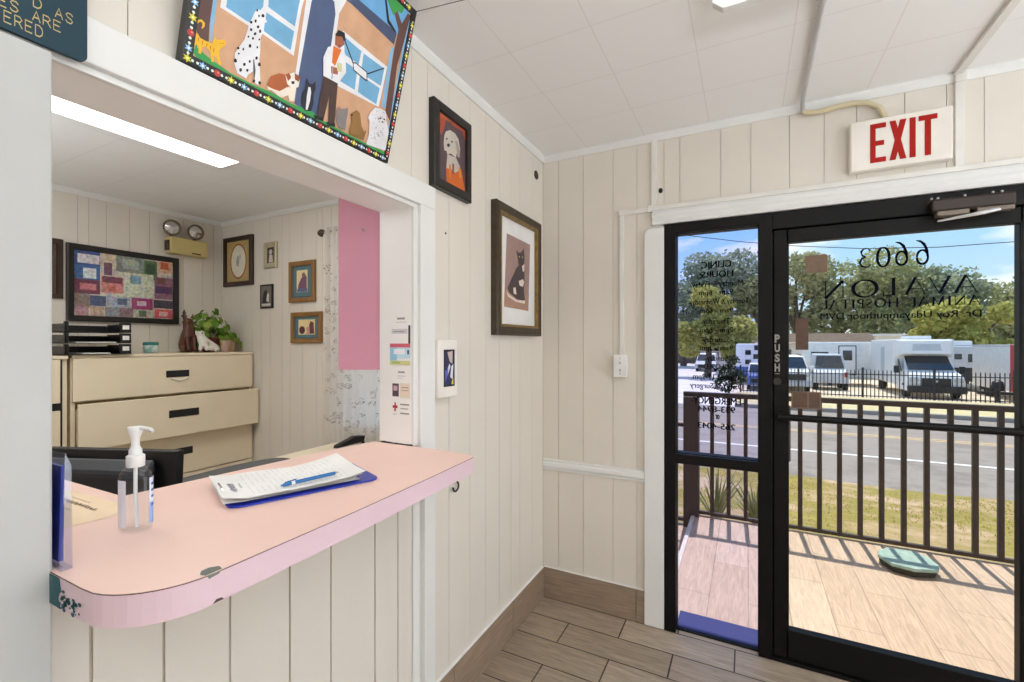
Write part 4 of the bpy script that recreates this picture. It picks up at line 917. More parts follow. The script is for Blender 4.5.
# leaflet holder against the hatch lining at the post
t = thing('leaflet_holder', 'clear acrylic holder with blue leaflets leaning against the post end of the hatch', 'leaflet holder', (0, -2.07, 1.0903))
def yz(x0, x1, pts, th): return [(x0, y, z) for y, z in pts]
b = MB()
b.prism([(-.16, -2.0975, 1.0903), (-.16, -2.0955, 1.0903), (-.16, -2.0905, 1.275), (-.16, -2.0925, 1.275)], (.242, 0, 0))
b.prism([(-.16, -2.085, 1.0903), (-.16, -2.0835, 1.0903), (-.16, -2.0850, 1.255), (-.16, -2.0865, 1.255)], (.242, 0, 0))
b.box((-.16, -2.0975, 1.0903), (.085, -2.0835, 1.0925))
b.prism([(.082, -2.0975, 1.0903), (.082, -2.0835, 1.0903), (.082, -2.085, 1.255), (.082, -2.0925, 1.275)], (.002, 0, 0))
b.build('holder', M['acrylic'], t)
lf = thing('leaflets', 'blue and white leaflets standing in the clear acrylic holder', 'leaflet', (0, -2.09, 1.093))
b = MB(); b.colour((36, 56, 150)); b.prism([(-.15, -2.0945, 1.1), (-.15, -2.0885, 1.1), (-.15, -2.087, 1.252), (-.15, -2.091, 1.252)], (.215, 0, 0))
b.colour((238, 234, 228)); b.prism([(-.15, -2.0880, 1.0935), (-.15, -2.0862, 1.0935), (-.15, -2.0868, 1.178), (-.15, -2.0876, 1.178)], (.20, 0, 0))
b.colour((222, 168, 60)); b.box((-.1, -2.0862, 1.15), (.03, -2.0858, 1.172))
b.build('leaflet', M['print'], lf)

# notice lying on the counter wing
t = thing('paper_notice', 'cream paper notice with brush lettering lying on the counter behind the bottle', 'paper', (-.3, -1.98, 1.0902))
b = MB(); b.poly([(-.43, -1.915, 1.0906), (-.43, -2.075, 1.0906), (-.135, -2.055, 1.0906), (-.13, -1.948, 1.0906), (-.175, -1.905, 1.0906)]); b.build('sheet', mat('cream_paper', (240, 216, 182), .75), t)
b = MB(); random.seed(8)
def scrawl(y0, x0, x1, amp, w, z=1.0910):
    n = int((x1 - x0) / .004); P = [(x0 + (x1 - x0) * k / n, y0 + amp * sin(k * 1.9 + random.random()) * random.uniform(.4, 1)) for k in range(n + 1)]
    ribbon(b, P, w, lambda x, y: (x, y, z))
scrawl(-1.95, -.40, -.20, .007, .004); scrawl(-1.935, -.36, -.27, .003, .0012)
for k, y in enumerate((-1.975, -1.988, -2.001, -2.014)): scrawl(y, -.39, -.25 + .012 * (k % 2), .0012, .0014)
b.build('handwriting', mat('brown_ink', (96, 72, 56), .8), t)

# clipboard with forms, pen
ang = math.atan2(.319, .132)
t = thing('clipboard', 'blue plastic clipboard lying at an angle on the pink counter', 'clipboard', (.0165, -1.618, 1.0902), rz=ang)
def rrect(x0, x1, y0, y1, r, n=5):
    o = []
    for cx, cy, a0 in ((x1 - r, y1 - r, 0), (x0 + r, y1 - r, 90), (x0 + r, y0 + r, 180), (x1 - r, y0 + r, 270)): o += arcp(cx, cy, r, a0, a0 + 90, n)
    return o
b = MB(); b.prism([(x, y, 0) for x, y in rrect(-.172, .172, -.111, .111, .028)], (0, 0, .004)); b.build('board', M['blue'], t, local=True, bevel=.0012)
b = MB(); b.prism([(-.168, y, z) for y, z in ((-.055, .004), (.055, .004), (.05, .014), (-.05, .014))], (.03, 0, 0)); b.tube([(-.165, -.05, .016), (-.172, -.03, .024), (-.172, .03, .024), (-.165, .05, .016)], .003, 8); b.build('clip', M['chrome'], t, local=True, smooth=40)
t2 = thing('form_sheets', 'white printed forms curling up on the blue clipboard', 'paper', (.0165, -1.618, 1.0945), rz=ang)
b = MB()
def sheet(b, x0, x1, y0, y1, zf, nx=14, ny=8):
    V = [[b.bm.verts.new((x0 + (x1 - x0) * i / nx, y0 + (y1 - y0) * j / ny, zf(i / nx, j / ny))) for j in range(ny + 1)] for i in range(nx + 1)]
    fs = [b.bm.faces.new((V[i][j], V[i + 1][j], V[i + 1][j + 1], V[i][j + 1])) for i in range(nx) for j in range(ny)]
    b.sm = True; b._fin(fs)
zt_ = lambda u, v: .0125 + .010 * max(0, 1 - u * 7) + .017 * max(0, u - .55) ** 1.3 * (1 + 2.2 * v) + .004 * sin(u * 6) * v + .018 * max(0, u - .86) * max(0, .35 - v) * 6
sheet(b, -.182, .135, -.104, .112, zt_); o = b.build('top_form', M['paper'], t2, local=True)
b = MB(); sheet(b, -.176, .128, -.100, .108, lambda u, v: zt_(u, v) - .004 - .002 * u); b.build('under_form', M['paper'], t2, local=True)
b = MB(); sheet(b, -.180, .122, -.098, .104, lambda u, v: .004 + .004 * max(0, 1 - u * 6)); b.build('under_form', M['paper'], t2, local=True)
b = MB(); random.seed(4)
def zp(x, y): return zt_((x + .182) / .317, (y + .104) / .216) + .0006
def line_on(x0, x1, y, w, dx=0):
    n = 6; ribbon(b, [(x0 + (x1 - x0) * k / n, y) for k in range(n + 1)], w, lambda x, y: (x, y, zp(x, y)))
# text lines run along the short side of the sheet
for k in range(18):
    x = -.118 + k * .0125; y = -.085
    while y < .08:
        L_ = random.uniform(.02, .06); n = 3
        ribbon(b, [(x, y + L_ * q / n) for q in range(n + 1)], .0010, lambda p, q: (p, q, zp(p, q))); y += L_ + random.uniform(.006, .03)
b.build('print_lines', mat('grey_print', (204, 206, 214), .8), o, local=True)
b = MB()
for k in range(22):
    y = -.05 + k * .0035; h = random.uniform(.006, .015); ribbon(b, [(-.150 - h / 2, y), (-.150 + h / 2, y + random.uniform(-.003, .003))], .0016, lambda p, q: (p, q, zp(p, q)))
for k in range(12):
    y = -.02 + k * .0035; ribbon(b, [(-.134, y), (-.130, y + .002)], .0012, lambda p, q: (p, q, zp(p, q)))
part_label(b.build('letterhead', mat('navy_print', (50, 56, 110), .7), o, local=True), 'navy letterhead scrawl')
pz = 1.1135
t = thing('pen', 'blue ballpoint pen with a white grip lying on the clipboard forms', 'pen', (.09, -1.635, pz))
pa, pb = Vector((.066, -1.700, pz)), Vector((.108, -1.570, pz + .004)); dv = (pb - pa).normalized(); at_ = lambda k: pa.lerp(pb, k)
b = MB(); b.tube([at_(0), at_(.03), at_(.8), at_(.92)], [.003, .0045, .0045, .004], 10); b.build('barrel', M['penblue'], t, smooth=50)
b = MB(); b.tube([at_(.92), at_(1.0)], [.0035, .0008], 10); b.build('tip', M['chrome'], t, smooth=50)
b = MB(); b.tube([at_(.14), at_(.20)], .0048, 10); b.build('band', M['whiteplastic'], t, smooth=50)
b = MB(); b.tube([at_(.05) + Vector((-.003, 0, .004)), at_(.24) + Vector((-.003, 0, .0062))], .0016, 8); b.tube([at_(-.03), at_(0.0)], .002, 8); b.build('clip', M['penblue'], t, smooth=50)
# ------------------------------------------------------------------ office
def cabinet(x1, y0, y1, top, fronts, name, label, hm, out=0.0):
    """lateral filing cabinet against the office back wall, drawers facing the hatch; fronts = [(z0, z1, pulled_out, handle_y0, handle_y1, handle_z0, handle_z1)]"""
    t = thing(name, label, 'filing cabinet', (x1 - .23, (y0 + y1) / 2, 0))
    b = MB(); xb = XW + .012
    b.box((xb, y0, .0), (x1 - .022, y0 + .022, top)); b.box((xb, y1 - .022, .0), (x1 - .022, y1, top)); b.box((xb, y0, top - .02), (x1 - .0, y1, top), .003); b.box((xb, y0, 0), (xb + .015, y1, top)); b.box((xb, y0, 0), (x1 - .03, y1, .07))
    for f_ in (fronts if hm else []): b.box((xb, y0 + .01, f_[0] - .004), (x1 - .026, y1 - .01, f_[0] + .006))
    b.build('case', M['cream'], t)
    if not hm:
        b = MB(); b.box((x1 - .024, y0 + .024, .072), (x1 - .012, y1 - .024, top - .022)); part_label(b.build('gap_shade', M['black'], t), 'black sheet put in for the shade between the drawers')  # black sheet painting the shade in the recessed drawer gaps
    for z0, z1, po, ha, hb, hz0, hz1 in fronts:
        b = MB(); b.box((x1 + po - .02, y0 + (.004 if hm else .03), z0 + .003), (x1 + po, y1 - (.004 if hm else .036), z1 - .003), .003)
        if po > .02: b.box((x1 - .3, y0 + .03, z0 + .02), (x1 + po - .02, y0 + .036, z1 - .04)); b.box((x1 - .3, y1 - .036, z0 + .02), (x1 + po - .02, y1 - .03, z1 - .04)); b.box((x1 - .3, y0 + .03, z0 + .02), (x1 + po - .02, y1 - .03, z0 + .026))
        d_ = b.build('drawer', M['cream'], t)
        b = MB(); b.box((x1 + po - .002, ha, hz0), (x1 + po + .004, hb, hz1), .002); part_label(b.build('handle', M['black'], d_), 'black recessed handle')
        if hm and z1 > 1.3:
            b = MB(); P = [(x1 + po + .006, ha + .03 + (hb - ha - .04) * k / 8, hz0 - .004 - .022 * sin(pi * k / 8)) for k in range(9)]; b.tube(P, .005, 8); part_label(b.build('pull_loop', M['signwhite'], d_), 'pale pull loop')
            
    return t
c1 = cabinet(-2.64, -1.165, -.012, 1.376, [(1.083, 1.356, 0, -.655, -.505, 1.203, 1.252), (.785, 1.077, .08, -.675, -.479, .922, .975), (.49, .78, 0, -.66, -.48, .63, .682), (.08, .487, 0, -.66, -.48, .33, .38)], 'filing_cabinet', 'cream metal filing cabinet with black handles and its second drawer pulled out', True)
c2 = cabinet(-2.625, -2.35, -1.186, 1.372, [(1.085, 1.352, 0, -1.9, -1.7, 1.2, 1.25), (.785, 1.045, 0, -1.9, -1.7, .92, .97), (.49, .745, 0, -1.9, -1.7, .63, .68), (.08, .45, 0, -1.9, -1.7, .33, .38)], 'filing_cabinet', 'second cream filing cabinet with black gaps, mostly hidden by the white post', False)

# letter trays
t = thing('letter_trays', 'stack of black letter trays with white label tabs on the filing cabinet', 'letter tray', (-2.78, -1.03, 1.377))
for k in range(3):
    z = 1.3775 + k * .070
    b = MB(); b.box((-2.94, -1.205, z), (-2.62, -.87, z + .004)); b.box((-2.94, -1.205, z), (-2.93, -.87, z + .05)); b.box((-2.94, -1.205, z), (-2.62, -1.199, z + .052)); 
    b.prism([(-2.94, -.876, z), (-2.62, -.876, z), (-2.62, -.876, z + .022), (-2.72, -.876, z + .060), (-2.94, -.876, z + .060)], (0, .006, 0))
    b.box((-2.64, -.93, z + .004), (-2.62, -.87, z + .066), .002); b.box((-2.64, -1.205, z + .004), (-2.62, -1.185, z + .066), .002)
    tr = b.build('tray', M['black'], t)
    b = MB(); b.box((-2.6196, -.918, z + .022), (-2.618, -.882, z + .050)); b.build('label_tab', M['paper'], tr)
for k, (y0, y1, dz) in enumerate(((-1.12, -.98, .006), (-1.15, -.95, .006))):
    z = 1.3775 + (k + 0) * .070
    b = MB(); b.box((-2.90, y0, z + .0045), (-2.625, y1, z + .010)); tag(b.build('paper_stack', M['paper']), ['few white papers lying in the bottom letter tray', 'few white papers lying in the middle letter tray'][k], 'paper')
# collage, second dark frame
f = on_x(XW)
t = thing('photo_collage', 'wide black framed collage of many colourful photos on the office wall', 'picture', (XW, -.7, 1.6))
A0, A1, C0, C1 = -1.043, -.356, 1.603, 2.138
b = MB(); frame_bars(b, f, A0, A1, C0, C1, [(0, 0), (0, .028), (.006, .030), (.036, .026), (.040, .016), (.04, 0)]); b.build('frame', M['blackframe'], t)
b = MB(); b.colour((216, 208, 196)); quad(b, f, A0 + .035, A1 - .035, C0 + .035, C1 - .035, .012)
PH = [(0, 0, .235, .22, (64, 88, 150)), (.03, .05, .23, .19, (226, 218, 226)), (0, .22, .235, .44, (70, 110, 168)), (.08, .26, .2, .42, (226, 232, 236)), (0, .44, .235, .66, (120, 60, 84)), (.05, .5, .2, .6, (206, 130, 140)), (.0, .66, .14, .86, (150, 132, 124)), (.0, .86, .13, 1, (196, 150, 160)),
 (.245, 0, .38, .2, (222, 206, 180)), (.27, .14, .35, .34, (120, 84, 110)), (.245, .36, .46, .62, (224, 142, 142)), (.255, .36, .45, .46, (126, 66, 90)), (.31, .5, .39, .6, (206, 110, 96)), (.39, 0, .68, .26, (136, 146, 134)), (.45, .04, .62, .2, (176, 182, 170)), (.68, .02, .82, .34, (86, 118, 78)), (.70, .08, .8, .24, (44, 78, 52)), (.83, 0, 1, .2, (222, 180, 150)), (.86, .02, .95, .14, (196, 90, 60)),
 (.47, .26, .78, .66, (214, 220, 200)), (.53, .3, .64, .44, (134, 170, 190)), (.79, .28, 1, .66, (150, 106, 130)), (.80, .44, .99, .56, (84, 56, 104)), (.82, .3, .92, .4, (126, 88, 80)), (.14, .68, .29, .84, (86, 104, 140)), (.30, .68, .53, .84, (176, 184, 206)), (.4, .7, .5, .8, (100, 112, 150)), (.545, .67, .77, .86, (166, 58, 118)), (.6, .72, .7, .8, (226, 200, 216)), (.78, .68, 1, .82, (72, 66, 82)), (.14, .85, .27, 1, (206, 176, 158)), (.28, .85, .42, 1, (150, 158, 162)), (.42, .85, .56, 1, (150, 120, 128)), (.56, .87, .78, 1, (196, 196, 176)), (.62, .88, .7, .98, (96, 110, 90)), (.79, .84, 1, .99, (222, 96, 110)), (.84, .88, .94, .96, (236, 180, 186))]
for k, (x0, y0, x1, y1, c) in enumerate(PH):
    b.colour(c); w_, h_ = A1 - A0 - .08, C1 - C0 - .08
    quad(b, f, A0 + .04 + x0 * w_, A0 + .04 + x1 * w_, C1 - .04 - y1 * h_, C1 - .04 - y0 * h_, .0125 + .0001 * k)
b.build('photos', M['photo'], t)
b = MB(); quad(b, f, A0 + .035, A1 - .035, C0 + .035, C1 - .035, .0205); b.build('glazing', glass_mat('picture_glazing', (.97, .97, .97), .05, .04), t)
t = thing('framed_picture', 'dark brown framed picture cut off behind the white post', 'picture', (XW, -1.3, 1.75))
b = MB(); frame_bars(b, f, -1.62, -1.06, 1.75, 2.152, [(0, 0), (0, .02), (.03, .022), (.034, .01), (.034, 0)]); b.build('frame', M['darkwood'], t)
b = MB(); b.colour((84, 66, 58)); quad(b, f, -1.59, -1.09, 1.78, 2.12, .011); b.build('print', M['photo'], t)

# emergency light
t = thing('emergency_light', 'beige emergency light box with two round lamp heads by the office corner', 'emergency light', (XW, -.27, 2.16))
EM = mat('yellowed_beige_plastic', (206, 188, 126), .4, var=.05)
b = MB(); b.box((XW + .0, -.445, 2.168), (XW + .085, -.165, 2.300), .008); b.build('box', EM, t)
b = MB(); b.box((XW + .083, -.29, 2.182), (XW + .088, -.22, 2.192), .001); b.build('grille', M['bronze'], t)
b = MB(); b.box((XW + .02, -.459, 2.19), (XW + .07, -.444, 2.27), .003); b.build('side_switch', M['bronze'], t)
for y, dy in ((-.425, -.15), (-.25, .0)):
    d_ = Vector((1, dy, -.12)).normalized(); Q = d_.to_track_quat('Z', 'Y').to_matrix().to_4x4()
    b = MB(); b.lathe([(.0, -.05), (.03, -.045), (.045, -.02), (.060, .0), (.064, .012), (.061, .018), (.052, .016), (.049, .010), (.047, .008)], Vector((XW + .06, y, 2.372)), 24, M=Q, cap=False); h_ = b.build('lamp_head', mat('bronze_lamp_rim', (122, 108, 84), .35, metal=.5) if 'lr' not in M else M['lr'], t, smooth=45)
    b = MB(); b.lathe([(.0495, .009), (.03, .016), (0.001, .019)], Vector((XW + .06, y, 2.372)), 24, M=Q, cap=False); b.build('lens', M['chrome'], h_, smooth=60)
    b = MB(); b.tube([(XW + .05, y, 2.298), (XW + .05, y, 2.315)], .012, 10); b.build('stem', M['bronze'], h_)

# things on the filing cabinet
ZT = 1.3775
t = thing('jar', 'small teal and white glazed jar on the filing cabinet', 'jar', (-2.75, -.70, ZT))
b = MB(); b.lathe([(.036, 0), (.044, .006), (.046, .04), (.044, .072), (.040, .076)], (-2.75, -.70, ZT), 24); b.build('body', mat('white_teal_glaze', (226, 232, 230), .3, c2=(60, 140, 134), scale=22), t, smooth=50)
b = MB(); b.lathe([(.0448, .056), (.046, .058), (.044, .078), (.038, .080)], (-2.75, -.70, ZT), 24); b.build('rim', mat('teal_glaze', (46, 128, 122), .3), t, smooth=50)

def skin(name, pts, edges, m, parent, sub=2):
    me = bpy.data.meshes.new(name); off = origin(parent)
    me.from_pydata([Vector(p[:3]) - off for p in pts], edges, []); o = bpy.data.objects.new(name, me); col.objects.link(o); o.parent = parent
    md = o.modifiers.new('skin', 'SKIN'); md.use_smooth_shade = True
    for v, p in zip(me.skin_vertices[0].data, pts):
        r = p[3]; v.radius = r if isinstance(r, tuple) else (r, r)
    me.skin_vertices[0].data[0].use_root = True
    s_ = o.modifiers.new('sub', 'SUBSURF'); s_.levels = sub; s_.render_levels = sub
    me.materials.append(m); return o
# sitting cat
BRN = mat('dark_red_brown_carved_wood', (92, 52, 34), .42, var=.2, scale=16)
cx, cy = -2.77, -.445
t = thing('cat_figurine', 'dark red brown carved sitting cat figurine on the filing cabinet', 'figurine', (cx, cy, ZT))
skin('body', [(cx, cy, ZT + .05, .052), (cx - .005, cy, ZT + .10, .052), (cx, cy, ZT + .16, .043), (cx + .005, cy, ZT + .205, .028), (cx + .012, cy, ZT + .245, .040), (cx + .035, cy, ZT + .235, .018),
  (cx + .03, cy - .022, ZT + .12, .018), (cx + .045, cy - .022, ZT + .05, .013), (cx + .055, cy - .022, ZT + .012, .013), (cx + .03, cy + .022, ZT + .12, .018), (cx + .045, cy + .022, ZT + .05, .013), (cx + .055, cy + .022, ZT + .012, .013),
  (cx + .005, cy - .045, ZT + .028, .026), (cx + .045, cy - .05, ZT + .012, .012), (cx + .005, cy + .045, ZT + .028, .026), (cx + .045, cy + .05, ZT + .012, .012), (cx - .05, cy + .01, ZT + .02, .016), (cx - .03, cy + .07, ZT + .014, .011)],
  [(0, 1), (1, 2), (2, 3), (3, 4), (4, 5), (2, 6), (6, 7), (7, 8), (2, 9), (9, 10), (10, 11), (0, 12), (12, 13), (0, 14), (14, 15), (0, 16), (16, 17)], BRN, t)
for s_ in (-1, 1):
  b = MB(); b.loft([[Vector((cx + .012 + .010 * cos(a), cy + s_ * .022 + .014 * sin(a), ZT + .262)) for a in (0, 1.57, 3.14, 4.71)], [Vector((cx + .010 + .001 * cos(a), cy + s_ * .030 + .001 * sin(a), ZT + .300)) for a in (0, 1.57, 3.14, 4.71)]])
  b.build('ear', BRN, t)
t = thing('finial', 'thin dark carved finial standing behind the brown cat figurine', 'finial', (-2.88, -.415, ZT))
b = MB(); b.lathe([(.03, 0), (.03, .012), (.010, .03), (.009, .22), (.016, .235), (.008, .25), (.012, .275), (.022, .285), (.010, .296), (.012, .31), (.002, .335)], (-2.88, -.415, ZT), 16); b.build('post', M['darkwood'], t, smooth=50)
# white dog figurine lying, head raised
WHT = mat('white_glazed_ceramic', (226, 222, 212), .35, var=.06, scale=20)
cx, cy = -2.72, -.34
t = thing('dog_figurine', 'white ceramic dog figurine sitting against the brown cat figurine', 'figurine', (cx, cy, ZT))
skin('body', [(cx, cy + .06, ZT + .045, .044), (cx, cy + .01, ZT + .055, .040), (cx, cy - .03, ZT + .085, .036), (cx + .005, cy - .045, ZT + .125, .026), (cx + .01, cy - .05, ZT + .155, .030), (cx + .035, cy - .055, ZT + .145, .016),
  (cx + .02, cy - .05, ZT + .05, .016), (cx + .035, cy - .065, ZT + .014, .013), (cx + .03, cy - .015, ZT + .045, .016), (cx + .05, cy - .02, ZT + .014, .013), (cx + .03, cy + .07, ZT + .02, .018), (cx + .05, cy + .04, ZT + .012, .011), (cx - .005, cy + .11, ZT + .03, .012)],
  [(0, 1), (1, 2), (2, 3), (3, 4), (4, 5), (2, 6), (6, 7), (2, 8), (8, 9), (0, 10), (10, 11), (0, 12)], WHT, t)
for s_ in (-1, 1):
    b = MB(); b.ball((cx + .005, cy - .05 + s_ * .026, ZT + .150), (.007, .007, .02), 10); b.build('ear', WHT, t, smooth=True)
b = MB(); b.ball((cx + .050, cy - .057, ZT + .148), .005, 8)
for s_ in (-1, 1): b.ball((cx + .036, cy - .053 + s_ * .012, ZT + .166), .004, 8)
part_label(b.build('face_marks', M['black'], t), 'black nose and eyes')

def leaf_mat(name, c, c2, trans=.35):
    m, nt, out = nodes(name); L = nt.links.new
    g = N(nt, 'ShaderNodeNewGeometry'); mx = N(nt, 'ShaderNodeMix', data_type='RGBA'); mx.inputs[6].default_value = lin(c); mx.inputs[7].default_value = lin(c2)
    L(g.outputs['Random Per Island'], mx.inputs[0])
    d = N(nt, 'ShaderNodeBsdfDiffuse'); tr = N(nt, 'ShaderNodeBsdfTranslucent'); ms = N(nt, 'ShaderNodeMixShader'); ms.inputs[0].default_value = trans
    L(mx.outputs[2], d.inputs[0]); L(mx.outputs[2], tr.inputs[0]); L(d.outputs[0], ms.inputs[1]); L(tr.outputs[0], ms.inputs[2]); L(ms.outputs[0], out.inputs[0]); return m
M['pothos'] = leaf_mat('pothos_leaves', (72, 122, 40), (150, 168, 84), .2)
def pothos(px, py, R, n, h, seed, potprof, potm, label):
    random.seed(seed)
    t = thing('potted_pothos', label, 'potted plant', (px, py, ZT))
    b = MB(); b.lathe(potprof, (px, py, ZT), 24); b.build('pot', potm, t, smooth=50)
    b = MB(); stems = MB(); top = ZT + potprof[-1][1]
    for k in range(n):
        a = random.uniform(0, 2 * pi); rr = R * random.uniform(.15, 1); z = top + h * random.uniform(.0, 1) * (1.2 - rr / R * .9) - (.05 if rr > .8 * R else 0)
        c = Vector((min(max(px + rr * cos(a), XW + .09), px + R), min(py + rr * sin(a), -.05), max(z, ZT + .045)))
        L_ = random.uniform(.03, .05); nrm = Vector((cos(a) * .7 + .5, sin(a) * .6, random.uniform(.3, 1))).normalized()
        dirn = Vector((cos(a), sin(a), random.uniform(-.9, .3))); dirn = (dirn - nrm * dirn.dot(nrm)).normalized(); sd = nrm.cross(dirn)
        prof = [(0, 0), (.28, .2), (.42, .5), (.3, .85), (0, 1.25), (-.3, .85), (-.42, .5), (-.28, .2)]
        V = [c + sd * (u * L_ * 1.5) + dirn * (v * L_ * 1.25) + nrm * (abs(u) * L_ * .35 - v * v * L_ * .25) for u, v in prof]
        V = [Vector((max(v.x, XW + .04), min(v.y, -.02), max(v.z, ZT + .006))) for v in V]
        b.poly(V)
        if k % 3 == 0: stems.tube([(px, py, top - .01), ((px + c.x) / 2, (py + c.y) / 2, max(c.z, top) + .01), c], .0022, 5)
    b.build('leaves', M['pothos'], t); stems.build('stems', mat('pothos_stem', (110, 130, 60), .6), t)
POT1 = [(.05, 0), (.052, .004), (.066, .09), (.066, .095), (.070, .097), (.071, .118)]
pothos(-2.84, -.245, .150, 120, .24, 3, POT1, mat('dark_red_pot', (108, 48, 38), .5), 'bushy green pothos in a dark red pot behind the white dog figurine')
pothos(-2.80, -.125, .085, 30, .10, 9, [(.045, 0), (.047, .004), (.058, .085), (.060, .105)], mat('tan_pot', (178, 152, 116), .6), 'variegated pothos in a tan pot nearest the office corner')
t = thing('small_pot', 'small empty pinkish clay pot between the two pothos plants', 'pot', (-2.70, -.205, ZT))
b = MB(); b.lathe([(.028, 0), (.030, .004), (.036, .085), (.036, .09), (.032, .09), (.028, .01)], (-2.70, -.205, ZT), 20); b.build('pot', mat('pinkish_clay', (184, 152, 136), .7), t, smooth=50)
b = MB(); b.lathe([(.0355, .07), (.0385, .072), (.0385, .092), (.034, .093)], (-2.70, -.205, ZT), 20); b.build('rim', mat('pinkish_clay_rim', (184, 152, 136), .7), t, smooth=50)

# pictures on the office's far wall
f = on_y(0)
def picture(name, label, a0, a1, c0, c1, prof, fm, art, mat_c=None, fw=.03):
    a0, a1, c0, c1 = 1.042 + (a0 - 1.042) * .990, 1.042 + (a1 - 1.042) * .990, 1.45 + (c0 - 1.45) * .990, 1.45 + (c1 - 1.45) * .990    # the frame's face stands off the wall
    t = thing(name, label, 'picture', ((a0 + a1) / 2, 0, c0))
    b = MB(); frame_bars(b, f, a0, a1, c0, c1, prof); b.build('frame', fm, t)
    b = MB(); b.colour(mat_c or (220, 210, 190)); quad(b, f, a0 + fw - .004, a1 - fw + .004, c0 + fw - .004, c1 - fw + .004, .010)
    W, H = a1 - a0, c1 - c0
    for k, (c, pts) in enumerate(art): b.colour(c); b.poly([f(a0 + u * W, c0 + v * H, .0104 + .0003 * k) for u, v in pts])
    b.build('print', M['art'], t); return t
ell = lambda cx, cy, rx, ry, n=20: [(cx + rx * cos(2 * pi * k / n), cy + ry * sin(2 * pi * k / n)) for k in range(n)]
rc = lambda x0, x1, y0, y1: [(x0, y0), (x1, y0), (x1, y1), (x0, y1)]
PR = [(0, 0), (0, .022), (.008, .027), (.036, .024), (.038, .012), (.038, 0)]
picture('framed_picture', 'dark framed drawing in an oval cream mat beside the office corner', -3.085, -2.68, 1.946, 2.374, PR, M['darkwood'], [((156, 88, 50), ell(.5, .5, .285, .36)), ((226, 220, 202), ell(.5, .5, .25, .325)), ((150, 160, 158), [(.44, .42), (.5, .38), (.54, .5), (.5, .56), (.52, .62), (.46, .6), (.42, .5)]), ((180, 186, 182), [(.5, .5), (.6, .56), (.58, .66), (.53, .6)])], (184, 160, 104), .038)
PR2 = [(0, 0), (0, .016), (.006, .020), (.030, .016), (.032, .008), (.032, 0)]
picture('framed_picture', 'small silver framed old portrait photo, upper of the two small ones', -2.532, -2.37, 2.068, 2.282, PR2, M['silver'], [((70, 60, 54), rc(.24, .76, .2, .8)), ((196, 188, 176), ell(.52, .62, .13, .1)), ((206, 200, 190), [(.36, .22), (.7, .22), (.66, .5), (.42, .52)])], (196, 186, 158), .032)
PR3 = [(0, 0), (0, .012), (.012, .012), (.013, .008), (.013, 0)]
picture('framed_picture', 'small black and white photo in a thin black frame, lower of the two', -2.584, -2.424, 1.738, 1.936, PR3, M['black'], [((120, 112, 104), rc(.1, .9, .08, .92)), ((44, 40, 40), [(.15, .1), (.6, .1), (.66, .5), (.5, .8), (.3, .7), (.2, .4)]), ((214, 208, 200), [(.5, .3), (.7, .26), (.72, .6), (.58, .62)]), ((206, 200, 192), rc(.14, .86, .1, .2))], (120, 112, 104), .013)
PR4 = [(0, 0), (0, .020), (.008, .026), (.034, .020), (.036, .010), (.036, 0)]
TEAL = (84, 116, 124)
picture('framed_picture', 'upright photo of a person in mauve in a wood frame with teal mat', -2.214, -1.915, 1.772, 2.094, PR4, M['oak'], [((60, 78, 88), rc(.14, .86, .12, .88)), (TEAL, rc(.16, .84, .14, .86)), ((226, 208, 160), rc(.29, .71, .24, .78)), ((122, 84, 110), [(.33, .26), (.68, .26), (.68, .6), (.6, .7), (.45, .56), (.36, .44)]), ((150, 96, 92), ell(.56, .66, .07, .06, 10)), ((90, 104, 140), rc(.31, .7, .245, .33))], TEAL, .036)
picture('framed_picture', 'wide photo of people in a wood frame with teal mat under the upright one', -2.19, -1.842, 1.450, 1.692, PR4, M['oak'], [((60, 78, 88), rc(.12, .88, .15, .85)), (TEAL, rc(.14, .86, .17, .83)), ((228, 208, 156), rc(.24, .78, .27, .76)), ((96, 50, 62), ell(.36, .42, .1, .13, 12)), ((206, 150, 150), [(.5, .29), (.66, .29), (.68, .55), (.6, .6)]), ((110, 60, 50), [(.62, .3), (.76, .3), (.74, .66), (.64, .7), (.6, .6)]), ((196, 150, 140), ell(.55, .45, .05, .08, 10))], TEAL, .036)

